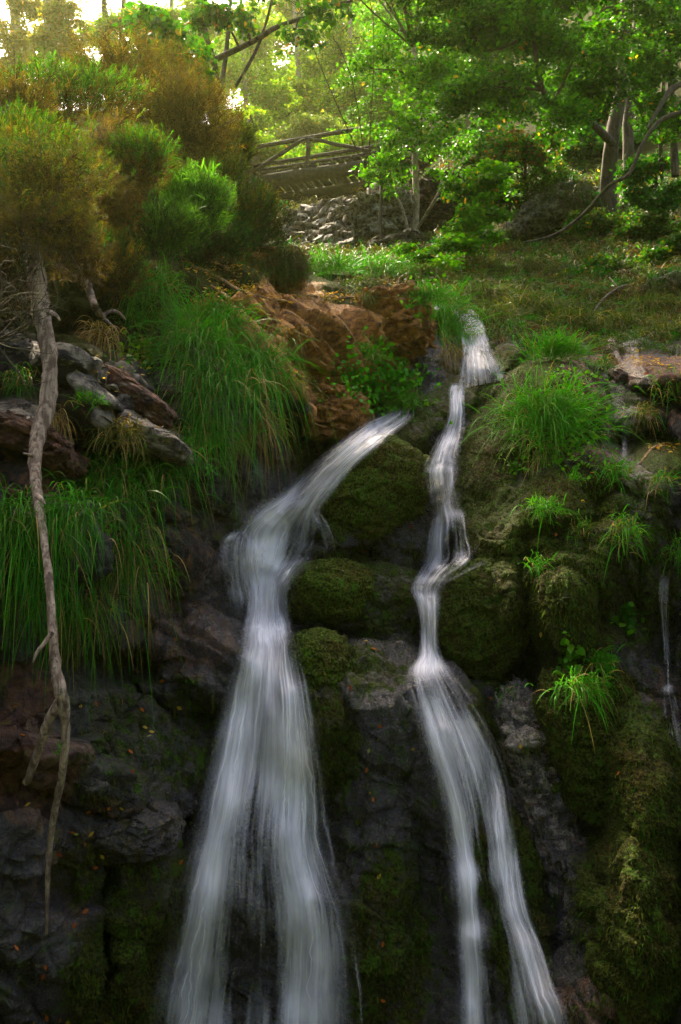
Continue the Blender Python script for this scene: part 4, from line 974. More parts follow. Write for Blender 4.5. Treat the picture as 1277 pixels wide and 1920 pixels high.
SHADE = [(.015,.095,.004), (.024,.125,.005), (.036,.145,.005), (.014,.07,.004)]  # darkness of the shaded woods put into the leaf colour
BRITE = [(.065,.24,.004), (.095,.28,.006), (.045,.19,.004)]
GB = 'sunlit trees beyond the footbridge'
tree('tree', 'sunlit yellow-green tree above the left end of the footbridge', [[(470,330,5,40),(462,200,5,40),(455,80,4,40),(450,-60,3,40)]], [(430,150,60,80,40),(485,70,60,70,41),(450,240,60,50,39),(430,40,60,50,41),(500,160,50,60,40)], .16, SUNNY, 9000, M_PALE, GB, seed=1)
tree('tree', 'glowing tree behind the middle of the footbridge railing', [[(565,300,5,44),(560,150,5,44),(553,30,4,44),(550,-80,3,44)]], [(560,120,70,70,44),(535,215,65,50,43),(590,30,70,50,45),(600,190,60,55,43),(520,20,50,50,45)], .17, SUNNY, 9000, M_PALE, GB, seed=2)
tree('tree', 'rounded green tree behind the right part of the footbridge railing', [[(665,280,6,40),(660,150,5,40),(655,20,4,40),(650,-90,3,40)]], [(650,80,75,70,40),(690,185,75,60,39),(640,-5,70,50,41),(640,180,60,60,40),(720,100,60,60,39)], .15, SUNNY + MID, 10000, M_PALE, GB, seed=3)
tree('tree', 'tall green tree between the glowing trees and the dark right woods', [[(770,280,7,33),(772,150,6,33),(768,20,5,33),(765,-90,3,33)]], [(750,60,75,70,33),(790,150,75,60,32),(735,-10,70,50,33),(720,200,60,50,33),(810,40,60,60,32)], .14, MID + BRITE, 10000, M_DARK, GB, seed=4)
tree('tree', 'far sunlit tree showing between the arching limb and the railing', [[(500,330,5,54),(505,150,5,54),(510,30,4,54),(512,-80,3,54)]], [(480,110,80,80,54),(540,170,80,70,54),(540,60,80,70,54),(470,220,70,50,54),(590,230,80,50,54)], .22, SUNNY, 8000, M_PALE, GB, seed=31)
tree('tree', 'far sunlit tree filling the gap above the right half of the railing', [[(700,320,5,52),(705,150,5,52),(700,30,4,52),(702,-80,3,52)]], [(680,120,90,80,52),(740,60,80,70,52),(620,110,70,80,52),(690,220,90,50,52),(640,20,80,60,52)], .22, SUNNY, 8000, M_PALE, GB, seed=32)
tree('bush', 'pale grey-green bush just beyond the footbridge railing', [[(560,330,3,36),(560,290,2,36),(560,270,2,36)]], [(540,262,60,36,36),(600,255,60,38,36),(650,262,50,34,36)], .12, [(.13,.18,.05), (.16,.21,.06), (.12,.19,.03)], 5200, M_DARK, 'bushes beyond the footbridge', 'bush', seed=5)
tree('bush', 'bright yellow-green bush beyond the left end of the railing', [[(455,350,3,34),(455,310,2,34),(455,290,2,34)]], [(430,290,55,45,34),(490,290,60,36,34),(450,250,50,40,35)], .12, SUNNY, 4200, M_DARK, 'bushes beyond the footbridge', 'bush', seed=6)
tree('bush', 'low sunlit bush seen under the footbridge railing at its middle', [[(640,330,3,33),(640,300,2,33),(640,285,2,33)]], [(610,290,60,24,33),(680,275,60,30,33),(740,260,60,34,32)], .12, SUNNY + BRITE, 4200, M_DARK, 'bushes beyond the footbridge', 'bush', seed=7)
GU = 'pale trees against the sky at the upper left'
tree('tree', 'leftmost pale trunk with golden leaves against the sky', [[(34,230,11,26),(32,120,11,26),(28,20,10,26),(25,-80,8,26)]], [(20,70,40,50,25),(50,20,50,40,26),(15,140,40,40,25),(60,110,40,40,26)], .10, [(.20,.17,.02), (.16,.18,.02), (.24,.18,.03)], 4680, M_PALE, GU, seed=8, yel=.06)
tree('tree', 'second pale trunk from the left edge, thick and straight', [[(97,240,13,24),(95,130,12,24),(92,30,11,24),(90,-80,9,24)]], [(110,40,50,50,24),(80,90,40,40,24),(140,100,45,50,24),(120,150,50,30,23)], .10, [(.18,.17,.02), (.13,.18,.018), (.22,.18,.03)], 5040, M_PALE, GU, seed=9, yel=.05)
tree('tree', 'pair of slim dark-barked stems right of the thick pale trunk', [[(205,220,7,25),(200,110,7,25),(196,20,6,25),(190,-80,5,25)],[(228,220,6,25),(226,110,6,25),(232,10,5,25),(236,-80,4,25)]], [(180,60,50,50,25),(240,50,50,50,25),(215,120,60,45,24),(270,110,50,45,25),(160,140,45,35,24)], .10, SUNNY, 6480, M_DARK, GU, seed=10, yel=.05)
tree('tree', 'thin-leaved tree against the sky left of the arching branch', [[(320,200,6,28),(318,100,6,28),(322,10,5,28),(326,-80,4,28)]], [(290,40,55,50,28),(340,60,55,50,28),(310,120,60,45,27),(390,30,50,45,28),(360,130,50,50,27)], .11, SUNNY, 6120, M_PALE, GU, seed=11, yel=.04)
tree('tree', 'dark arching tree whose long limb reaches over the footbridge', [[(400,260,7,11.5),(408,190,7,11.5),(402,120,6,11.2),(382,50,6,11),(372,-60,5,11)],[(402,215,5,11.5),(418,140,5,11.5),(428,60,4,11.5),(436,-60,3,11.5)],[(385,120,6,11.2),(420,104,6,11),(470,80,5.5,10.8),(520,50,5,10.6),(560,36,4,10.4),(610,12,3,10.2),(660,2,2,10)],[(440,165,3,11.4),(480,95,3,11.2),(505,20,2.5,11),(520,-60,2,11)]],
     [(320,70,60,60,9.5,5),(350,130,58,54,9.3,6.5),(290,110,45,50,9.3,3),(395,30,50,40,10.5,2.5),(310,180,40,44,9.2,2.5),(330,230,26,34,9.2,.5),(370,180,36,40,9.6,1.2),(450,40,40,30,10.8,.7),(560,70,50,30,10.4,.5),(620,20,50,26,10,.5),(270,40,45,40,9.6,2),(500,-300,110,80,11,5),(620,-320,120,80,11,5),(740,-310,120,80,11,5),(680,-420,130,80,10,5),(540,-420,120,80,10,5),(330,-250,130,90,14,6),(450,-260,120,90,14,6),(400,-350,130,90,14,6),(520,-200,110,70,13,5)], .085, MID + SHADE, 10000, M_DARK, 'trees leaning over the falls', seed=12, yel=.05, droop=.8, flat=.15, sub=12, limb_r=.25)  # clusters above the frame are unseen, added to shade the cliff
GE = 'trees on the dark right slope'
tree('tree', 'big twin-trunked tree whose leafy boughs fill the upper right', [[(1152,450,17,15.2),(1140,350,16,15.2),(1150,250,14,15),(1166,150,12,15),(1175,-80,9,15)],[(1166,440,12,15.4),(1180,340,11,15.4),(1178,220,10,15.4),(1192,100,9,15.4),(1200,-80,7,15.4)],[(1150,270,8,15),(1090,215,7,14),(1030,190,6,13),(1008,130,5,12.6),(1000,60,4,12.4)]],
     [(890,70,95,60,13),(985,50,100,60,12.6),(1080,100,100,60,12.8),(1180,50,90,60,13.2),(1240,130,60,60,13),(930,165,95,50,12.6),(850,190,75,45,13),(1045,215,80,40,12.6),(1140,170,80,45,13),(860,-10,100,50,13.4),(1060,0,110,50,13),(1230,220,60,50,13),(1000,-120,130,70,13),(1180,-140,130,70,13),(860,-150,120,70,13.5)], .075, BRITE[:1] + MID + SHADE, 15000, M_DARK, GE, seed=13, flat=.62, yel=.006)  # boughs above the frame are unseen, added to shade the right slope
tree('birch', 'slender pale birch standing at the right end of the footbridge', [[(776,470,7,17.6),(781,380,6.5,17.6),(778,300,6,17.6),(783,200,5,17.6),(776,90,4,17.6)],[(772,470,4,17.4),(757,400,3.5,17.2),(735,360,3,17),(690,330,2,16.6)],[(782,430,3,17.6),(812,380,3,17.2),(840,330,2,17)]], [(790,165,75,55,17.4),(740,235,60,36,17),(835,265,75,45,17),(700,130,65,50,17.6),(770,60,80,55,17.8),(735,275,50,24,16.8),(830,120,60,50,17),(730,320,50,22,16.8),(480,-150,100,80,15),(600,-170,110,80,15),(720,-160,110,80,15),(840,-150,110,80,15),(560,-250,110,80,14),(700,-260,120,80,14),(830,-250,110,80,14),(600,-80,90,50,17),(720,-80,90,50,17),(840,-70,90,50,17),(470,-110,90,70,18),(430,-70,80,60,13.5),(540,-80,90,60,13.5),(640,-70,90,50,13.5)], .085, MID + BRITE[:1], 19000, M_PALE, GE, seed=14, flat=.5, yel=.01)  # unseen crown above the frame, added to keep sun off slope and cliff
tree('sapling', 'thin bare-stemmed sapling in front of the rock outcrop', [[(719,465,3.5,16.4),(713,410,3,16.4),(716,350,2.5,16.4),(708,300,2,16.4)]], [(700,330,30,18,16.4),(735,350,30,18,16.4),(712,300,30,18,16.4)], .07, BRITE, 300, M_DARK, GE, seed=15)
tree('bush', 'leafy bush with bright drooping sprays left of the pale grey rock', [[(905,470,3,13.6),(900,420,3,13.6),(890,370,2,13.6)]], [(880,350,60,36,13.4),(930,330,60,40,13.6),(860,415,50,30,13.2),(915,400,50,34,13.4),(845,465,45,24,13),(900,450,50,26,13)], .08, BRITE, 2600, M_DARK, 'bushes on the right slope', 'bush', flat=.62, seed=16)
tree('bush', 'small bright-leaved bush at the foot of the pale birch', [[(800,520,2,13),(800,495,2,13),(800,480,2,13)]], [(790,490,45,22,12.6),(840,500,45,22,12.4),(770,470,30,16,13)], .07, BRITE, 900, M_DARK, 'bushes on the right slope', 'bush', flat=.6, seed=17)
for lb, x, y, Y, sd in [('dark rounded shrub just above the pale grey rock', 1040, 340, 15.8, 51), ('low dark shrub against the foot of the big twin-trunked tree', 1110, 430, 14.6, 52), ('shadowy shrub right of the big twin-trunked tree', 1215, 440, 13.6, 53), ('shrub in the shade midway between birch and pale grey rock', 955, 370, 15.6, 54), ('dark low shrub on the grass slope under the leaning bare branch', 1130, 520, 12.2, 55), ('spreading shrub at the right edge of the grass slope', 1270, 480, 12.2, 56)]:
    tree('bush', lb, [[(x, y + 35, 3, Y), (x, y, 3, Y), (x, y - 15, 2, Y)]], [(x - 35, y + 4, 45, 28, Y), (x + 35, y, 45, 30, Y), (x, y - 18, 45, 26, Y)], .06, SHADE + OLIVE, 1500, M_DARK, 'bushes on the right slope', 'bush', flat=.4, seed=sd)
tree('bush', 'russet dying bush in the shade between birch and big tree', [[(985,330,3,15.5),(985,290,3,15.5),(985,260,2,15.5)]], [(960,285,55,36,15.4),(1010,270,50,36,15.4),(930,310,40,30,15.2)], .07, SHADE + [(.10,.06,.015), (.13,.07,.02)], 2000, M_DARK, 'bushes on the right slope', 'bush', flat=.5, seed=18)
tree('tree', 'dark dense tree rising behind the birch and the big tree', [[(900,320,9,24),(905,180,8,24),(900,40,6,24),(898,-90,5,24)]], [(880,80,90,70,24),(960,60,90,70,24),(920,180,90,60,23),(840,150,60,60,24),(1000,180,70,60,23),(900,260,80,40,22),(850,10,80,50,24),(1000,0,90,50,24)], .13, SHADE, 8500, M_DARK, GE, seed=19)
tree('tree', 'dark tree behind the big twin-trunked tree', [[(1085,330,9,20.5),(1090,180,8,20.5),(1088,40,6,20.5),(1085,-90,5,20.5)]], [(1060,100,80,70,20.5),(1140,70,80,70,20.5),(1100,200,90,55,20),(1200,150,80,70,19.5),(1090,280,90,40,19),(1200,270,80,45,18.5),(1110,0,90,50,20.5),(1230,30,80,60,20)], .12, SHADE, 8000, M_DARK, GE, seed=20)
tree('tree', 'slim dark tree at the right edge with a knotted bare limb', [[(1266,330,8,13.4),(1262,220,7,13.4),(1256,110,7,13.4),(1262,-60,6,13.4)],[(1300,150,6,12.8),(1262,165,6,12.7),(1240,195,5,12.6),(1215,240,3,12.4)],[(1240,320,5,13.6),(1238,230,4,13.6),(1244,150,4,13.6),(1240,60,3,13.6)]], [(1270,60,50,45,13.2),(1250,-10,50,40,13.2),(1285,220,40,40,13.2)], .075, SHADE, 900, M_DARK, GE, seed=21)
tree('bush', 'black-green undergrowth at the right edge below the slim dark tree', [[(1230,380,3,13.8),(1230,340,3,13.8),(1230,310,2,13.8)]], [(1220,320,60,40,13.8),(1260,370,50,36,13.4),(1200,370,40,24,13.8)], .075, SHADE, 1500, M_DARK, 'bushes on the right slope', 'bush', seed=22)

def limb(name, label, cat, paths, mat, group=None, parts=None, sides=9, wob=.06, surf=None, off=.0, jitter=0):
    """paths: list of (part name, [(x, y, r), ...], lift) laid over the rock in front of it"""
    root = None
    for nm, pts, lift, n in paths:
        s = spline(np.array(pts, float), n)
        s[:, :2] += jitter * np.stack([fbm(np.stack([np.arange(n) * .37, np.full(n, len(pts)), np.zeros(n)], -1), 2, 5), fbm(np.stack([np.arange(n) * .37, np.full(n, 9. + len(pts)), np.zeros(n)], -1), 2, 6)], -1)
        if isinstance(lift, tuple): Y = np.interp(np.linspace(0, 1, n), np.linspace(0, 1, len(lift)), lift)
        else:
            Y = np.array([hit(x, y)[0][1] for x, y, *_ in s]) - lift
            if n > 12: Y = np.minimum(blur(Y, 2.0, 0), Y + .03)
        p = unproj(s[:, 0], s[:, 1], Y); r = s[:, 2] * Y / FPX
        r = r * (1 + .10 * fbm(p * 9, 2, 3))
        if root is None:
            org = p[0].copy(); root = empty(name, org, label, cat, group)
        V, F = tubes([(p - org, r)], sides, wob)
        new_mesh(nm, V, F, mat, parent=root)
    return root
limb('dead_tree', 'bleached dead tree trunk hanging down the left bank, forked near its tip', 'dead tree',
     [('trunk', [(30,345,17),(50,440,19),(64,490,19),(70,540,17),(78,590,18),(88,640,16),(93,700,15),(88,760,16),(72,815,15),(66,860,12),(68,910,11),(75,960,9),(85,1030,8),(93,1100,8),(98,1180,8),(104,1250,10),(116,1310,12),(123,1365,8),(117,1450,6.5),(100,1530,6),(91,1620,5),(87,1752,2.5)], (4.55,4.55,4.5,4.42,4.35,4.2,4.04,3.86,3.72,3.66,3.74,3.90,4.02), 90),
      ('fork', [(116,1308,9),(92,1350,9),(72,1408,8),(50,1468,7)], (3.76,3.78,3.84,3.90), 20),
      ('snag', [(98,1185,5),(82,1208,4),(70,1222,3.5),(62,1242,1.5)], (3.68,3.66,3.66), 12),
      ('snag', [(70,930,6),(77,936,4.5),(84,944,2)], (3.84,3.81,3.79), 8),
      ('snag', [(60,855,4),(52,852,3),(44,850,1.5)], (3.96,3.93,3.91), 8),
      ('snag', [(92,585,6),(104,590,4),(112,600,2)], (4.3,4.27,4.25), 8)], M_DEAD, wob=.10)
limb('dead_branch', 'crooked grey dead branch lying across the upper left bank', 'dead branch',
     [('branch', [(88,462,8),(105,492,9),(128,516,9),(150,522,10),(164,536,9),(172,560,8),(184,585,6.5),(195,598,5)], .16, 36),
      ('twig', [(140,522,4.5),(152,502,4),(168,478,3)], .20, 10), ('twig', [(190,592,4),(212,583,4),(226,590,3.5),(236,600,1.5)], .20, 14), ('twig', [(196,598,4),(206,607,3),(218,617,2)], .2, 10),
      ('twig', [(100,468,3),(110,486,3),(120,488,2)], .2, 8)], M_DEAD, wob=.10)
limb('bare_branch', 'thin leafless leaning branch crossing under the big tree on the right slope', 'branch',
     [('branch', [(1300,205,4.5),(1240,225,4.5),(1205,270,4),(1180,325,4),(1140,350,3.5),(1090,405,3),(1040,440,2.5),(985,455,1.5)], (11.5,11.5,11.5,11.6,11.8,12,12.2,12.4), 40)], M_DARK)
limb('bare_branch', 'spindly dead branch lying on the grass slope at the far right', 'branch',
     [('branch', [(1200,530,2.5),(1160,540,2.5),(1130,562,2),(1110,590,1.5)], .25, 16), ('twig', [(1160,540,1.5),(1150,528,1.5),(1142,520,1)], .25, 8)], M_DARK)
# wiry leafless bush in front of the dead trunk
def wiry(label, px, py, Y, ang, L, n):
    c = unproj(px, py, Y); lines = []
    for i in range(n):
        a = R(ang + rng.uniform(-45, 45)); l = L * Y / FPX * rng.uniform(.5, 1)
        d = np.array([math.cos(a), -.25 + .3 * rng.normal(), math.sin(a)])
        p = spline([c, c + d * l * .4 + rng.normal(size=3) * .04, c + d * l * .75 + rng.normal(size=3) * .06, c + d * l + np.array([0, 0, .1 * l])], 12)
        lines.append((p - c, np.linspace(.0042, .0010, 12)))
        for _ in range(5):
            j = rng.integers(3, 10); e = p[j] + unit(d + .8 * rng.normal(size=3)) * l * rng.uniform(.15, .4)
            q = spline([p[j], (p[j] + e) / 2 + rng.normal(size=3) * .02, e], 6); lines.append((q - c, np.linspace(.0018, .0007, 6)))
    V, F = tubes(lines, 4); o = new_mesh('twiggy_bush', V, F, M_DARK); o.location = c
    return tag(o, label, 'bush', 'wiry leafless bushes before the dead trunk')
wiry('wiry leafless bush arching over the upper dead trunk from the left edge', -15, 590, 3.9, 35, 150, 9)
wiry('wiry leafless twigs crossing the dead trunk at mid height', -10, 640, 3.95, 5, 190, 7)

# ------------------------------------------------------------------ roots and leaf litter on the rusty rock
GRT = 'roots crossing the rusty rock'
ROOTS = [('long pale root slanting across the middle of the rusty rock', [(395,535,3),(430,560,4),(470,585,4),(510,600,3.5),(560,625,2.5),(600,640,1.5)]),
 ('forked root below the leaf-strewn block', [(360,500,3.5),(400,515,4),(450,545,4),(500,560,3),(540,565,2)]),
 ('root along the upper rim of the rusty rock', [(520,548,2),(560,555,3),(600,556,3),(650,558,2.5),(690,552,1.5)]),
 ('short root near the straw-coloured dead tuft', [(545,695,2),(570,712,3),(595,728,2.5),(612,745,1.5)]),
 ('root under the upper tuft of the hanging green mass', [(370,570,2.5),(410,585,3.5),(450,600,3.5),(500,610,2.5),(540,628,1.5)]),
 ('thin root arching over the top left of the rusty rock', [(350,490,2),(385,488,3),(420,500,2.5),(445,520,1.5)]),
 ('pale root on the brown rock below the earth ledge', [(1200,870,2),(1215,850,2.5),(1228,838,2.5),(1245,832,2),(1262,830,1.5)])]
RP = []
for lb, pts in ROOTS:
    s = spline(np.array(pts, float), 30)
    s[:, 1] += 3 * fbm(np.stack([s[:, 0] * .05, s[:, 0] * 0, s[:, 0] * 0], -1), 3, 8)
    Y = np.array([hit(x, y)[0][1] for x, y, _ in s]); Y = np.minimum(blur(Y, 1.5, 0), Y + .02) - .02
    p = unproj(s[:, 0], s[:, 1], Y); RP.append(s)
    V, F = tubes([(p - p[0], s[:, 2] * Y / FPX)], 6, .1)
    o = new_mesh('root', V, F, M_ROOT); o.location = p[0]; tag(o, lb, 'root', GRT)
lx, ly = [], []
for s in RP[:6]:
    m = 210; j = rng.integers(0, 30, m); lx += list(s[j, 0] + rng.normal(size=m) * 9); ly += list(s[j, 1] + rng.normal(size=m) * 6 - 2)
for x, y, rx, ry, m in [(470,545,70,25,130),(430,620,40,22,70),(740,580,30,40,80),(500,505,40,12,60),(1215,680,70,10,110),(640,556,60,5,60),(400,560,30,20,80),(290,805,60,12,110),(250,790,40,10,50),(590,690,50,40,50),(1250,840,30,8,40),(230,700,60,25,50)]:
    lx += list(x + rx * rng.normal(size=m) * .6); ly += list(y + ry * rng.normal(size=m) * .6)
H = [hit(x, y) for x, y in zip(lx, ly)]; P = np.array([h[0] + h[1] * .008 for h in H]); NN = np.array([h[1] for h in H])
n = len(P); k = np.linalg.norm(P - CAM, axis=1) / FPX
V, F, C = leaves(P, 1.0, pick([(.42,.24,.05), (.34,.17,.04), (.48,.30,.08), (.25,.12,.03)], n, .2), .75, .1)
V = (V.reshape(n, 6, 3) - P[:, None]) * (k * rng.uniform(5, 11, n))[:, None, None] + P[:, None]
g = new_mesh('leaf_litter', V.reshape(-1, 3), F, M_LEAF, {'tint': C}); tag(g, 'yellow and tan dead leaves littering the ledges of the rusty rock', 'leaf litter', kind='stuff')

# ------------------------------------------------------------------ single fallen leaves on the wet rocks
LCOL = {'orange': (.50,.13,.025), 'yellow': (.55,.36,.05), 'pale green': (.36,.42,.10), 'red-brown': (.26,.055,.02)}
LM = {}
for cname, col in LCOL.items():
    q = np.array([[0, 0, 0], [.28, .24, .06], [.62, .25, .07], [1, 0, .12], [.62, -.25, .07], [.28, -.24, .06], [-.22, .03, .05]], float)
    V = q - np.array([.5, 0, 0])
    F4 = np.array([[0, 1, 2, 3], [0, 3, 4, 5]]); F3 = np.array([[6, 1, 0], [6, 0, 5]])[:0]
    LM[cname] = new_mesh('fallen_leaf', V, [F4], M_LEAF, {'tint': np.tile(np.array([*col, 1.]), (7, 1))})
used = set()
def fallen(px, py, col, where):
    p, nr = hit(px, py); k = np.linalg.norm(p - CAM) / FPX
    o = LM[col] if col not in used else LM[col].copy()
    if col in used: SC.collection.objects.link(o)
    used.add(col)
    o.location = p + nr * .012
    qz = Vector(nr + .45 * rng.normal(size=3)).to_track_quat('Z', 'Y'); o.rotation_mode = 'QUATERNION'
    from mathutils import Quaternion
    o.rotation_quaternion = qz @ Quaternion((0, 0, 1), rng.uniform(0, 6.28))
    s = k * rng.uniform(9, 14); o.scale = (s, s, s)
    tag(o, f'{col} fallen leaf {where}', 'leaf', f'{col} leaves {where}')
for x, y, c in [(326,1198,'orange'),(303,1244,'yellow'),(256,1262,'orange'),(306,1278,'orange'),(225,1316,'orange'),(175,1320,'red-brown'),(302,1320,'orange'),(336,1325,'yellow'),(265,1332,'orange'),(270,1367,'yellow'),(282,1374,'yellow'),(279,1382,'pale green'),(242,1410,'orange'),(190,1374,'orange'),(310,1362,'red-brown'),(245,1448,'red-brown'),(252,1465,'yellow'),(148,1325,'yellow')]:
    fallen(x, y, c, 'on the dark rocks beside the left fall')
for x, y, c in [(167,1518,'orange'),(183,1516,'red-brown'),(168,1531,'orange'),(179,1535,'yellow'),(228,1515,'yellow'),(135,1556,'orange'),(142,1563,'pale green'),(167,1563,'yellow'),(250,1572,'orange'),(184,1570,'orange'),(155,1583,'orange'),(190,1605,'yellow'),(178,1628,'orange'),(110,1600,'red-brown'),(335,1617,'orange'),(165,1525,'red-brown'),(204,1514,'orange')]:
    fallen(x, y, c, 'on the grey-topped rock at the lower left')
for x, y, c in [(112,1718,'yellow'),(135,1735,'orange'),(160,1713,'orange'),(88,1812,'orange'),(85,1828,'red-brown'),(27,1775,'orange'),(75,1908,'orange'),(90,1905,'orange'),(60,1915,'yellow'),(110,1908,'orange'),(14,1918,'yellow'),(40,1383,'orange'),(54,1514,'yellow'),(30,1330,'orange'),(130,1912,'yellow'),(145,1752,'red-brown')]:
    fallen(x, y, c, 'on the rocks at the lower left edge')
for x, y, c in [(612,1057,'yellow'),(608,1078,'yellow'),(660,1072,'yellow'),(601,1080,'orange'),(692,1066,'orange'),(689,1084,'orange'),(677,1096,'orange'),(672,1118,'yellow'),(655,1140,'orange'),(686,1205,'yellow'),(700,1220,'orange'),(605,1262,'yellow')]:
    fallen(x, y, c, 'on the boulders between the falls')
for x, y, c in [(655,905,'yellow'),(688,914,'yellow'),(712,901,'yellow'),(748,900,'yellow'),(670,948,'pale green'),(735,865,'orange'),(740,888,'orange'),(700,977,'orange'),(770,988,'red-brown'),(660,1005,'orange'),(684,1030,'orange'),(672,898,'orange'),(750,923,'yellow'),(715,930,'orange'),(619,1022,'yellow')]:
    fallen(x, y, c, 'on the large sloping mossy slab')
for x, y, c in [(715,1362,'orange'),(694,1407,'pale green'),(690,1446,'orange'),(696,1486,'yellow'),(700,1500,'orange'),(705,1582,'red-brown'),(708,1642,'yellow'),(715,1770,'orange'),(770,1404,'yellow'),(717,1875,'orange'),(790,1310,'orange'),(660,1290,'red-brown')]:
    fallen(x, y, c, 'on the wet face between the lower falls')
for x, y, c in [(1150,987,'yellow'),(1197,996,'yellow'),(1222,1025,'orange'),(1018,1190,'yellow'),(925,1308,'orange'),(1060,730,'yellow'),(1068,695,'yellow'),(1092,722,'yellow'),(1170,780,'orange'),(1222,965,'yellow'),(1230,1086,'orange'),(1140,1422,'orange'),(1164,1452,'orange'),(975,1398,'yellow'),(885,690,'yellow'),(1040,1005,'orange'),(1110,890,'orange'),(1195,660,'yellow'),(1215,700,'orange'),(920,1245,'red-brown'),(1090,940,'yellow'),(1240,1040,'orange')]:
    fallen(x, y, c, 'on the mossy rocks right of the right fall')

# ------------------------------------------------------------------ ferns and small leafy plants
def fern(label, px, py, fronds, L, pal, group='ferns on the rocks'):
    c, nr = hit(px, py); k = np.linalg.norm(c - CAM) / FPX
    root = empty('fern', c, label, 'fern', group)
    for ang, lr in fronds:
        l = L * k * lr; a = R(ang)
        d = unit(np.array([math.cos(a), -.5, math.sin(a)])); t = np.linspace(0, 1, 18)
        p = d[None] * (l * t)[:, None] + np.array([0, 0, -1.]) * (.35 * l * t**2)[:, None]
        sd = unit(np.cross(d, np.array([.1, -.8, .5])))
        R0 = np.repeat(p[2:], 2, 0); sg = np.tile([1, -1], 16)[:, None]
        w = np.repeat(np.sin(math.pi * np.clip(t[2:] * .85 + .12, 0, 1)), 2) * l * .30
        V, F, C = blades(R0, unit(sd * sg + d * .45 + .05 * rng.normal(size=(32, 3))), w, np.full(32, l * .055), np.full(32, .1), pick(pal, 32, .1), pick(pal, 32, .1), 3, side=np.tile(np.cross(sd, d), (32, 1)))
        V2, F2, C2 = blades(np.zeros((1, 3)), d[None], np.array([l * 1.02]), np.array([l * .02]), np.array([.35]), pick(pal, 1), pick(pal, 1), 8)
        new_mesh('frond', np.concatenate([V, V2]), np.concatenate([F, F2 + len(V)]), M_GRASS, {'tint': np.concatenate([C, C2])}, parent=root)
fern('bright fern with arching fronds on the hanging mossy rock spur', 1102, 1240, [(25, 1.0), (5, .85), (55, .7), (-20, .6)], 62, FRESH)
fern('dark fern below the lichen ledge stone beside the dead trunk', 175, 880, [(70, 1.0), (110, .9), (40, .8), (140, .7)], 58, DEEP)
fern('small shadowed fern in the black alcove on the right', 1165, 1150, [(60, 1.0), (20, .8), (-40, .9), (120, .6)], 36, DEEP)

def herb(label, px, py, rx, ry, n, size, pal, stuff=True, lift=14):
    xs = px + rx * rng.normal(size=n) * .5; ys = py + ry * rng.normal(size=n) * .5
    H = [hit(x, y) for x, y in zip(xs, ys)]; P = np.array([h[0] for h in H]); NN = np.array([h[1] for h in H])
    k = np.linalg.norm(P - CAM, axis=1) / FPX; c = P[0].copy()
    P = P + (NN + np.array([0, -.3, .6])) * (k * rng.uniform(1, lift, n))[:, None]
    V, F, C = leaves(P, 1.0, pick(pal, n, .2), .45, .1, .85)
    V = (V.reshape(n, 6, 3) - P[:, None]) * (k * size)[:, None, None] * rng.uniform(.7, 1.3, (n, 1, 1)) + P[:, None]
    V = V.reshape(-1, 3)
    if not stuff:      # a stalk to every leaf from the common root
        d = P - c; Ls = np.linalg.norm(d, axis=1)
        V2, F2, C2 = blades(np.repeat(c[None], n, 0), unit(d), Ls * 1.15, np.full(n, .004), np.full(n, .02), pick(pal, n) * .6, pick(pal, n) * .7, 3)
        F = np.concatenate([F, F2 + len(V)]); V = np.concatenate([V, V2]); C = np.concatenate([C, C2])
    o = new_mesh('ground_cover' if stuff else 'leafy_plant', V - c, F, M_LEAF, {'tint': C}); o.location = c
    return tag(o, label, 'ground cover', kind='stuff') if stuff else tag(o, label, 'plant', 'small leafy plants')
herb('clover-like leafy patch beside the top of the left fall', 708, 730, 78, 52, 1300, 10, [(.035, .25, .004), (.055, .30, .006), (.025, .18, .004)], lift=38)
herb('round-leaved plants trailing at the right foot of the largest bright tuft', 1085, 820, 60, 90, 260, 10, BRITE)
herb('low leaves overhanging the start of the left fall', 745, 766, 55, 12, 150, 10, BRITE + MID)
herb('little round leaves on the dark moss left of the largest bright tuft', 970, 880, 40, 20, 70, 9, MID)
herb('leafy stem with rounded leaves above the arching tuft', 1070, 1235, 22, 55, 60, 17, BRITE, False)
herb('sprinkle of tiny plants on the hanging mossy rock spur', 1075, 1370, 30, 60, 40, 7, BRITE)
herb('dark leafy plant in the black alcove on the right', 1172, 1170, 32, 28, 60, 13, MID, False)
herb('leafy herbs on the left bank under the heath bushes', 262, 665, 50, 30, 200, 10, MID)
herb('yellow-green moss cushion plant below the short tuft', 268, 668, 16, 20, 200, 7, [(.20,.19,.02), (.14,.16,.02)])
herb('low weeds along the lip right of the bright grass tufts', 790, 575, 40, 40, 220, 9, BRITE)
herb('tiny cresses at the right of the tall bright tuft', 1065, 715, 40, 14, 90, 8, BRITE)

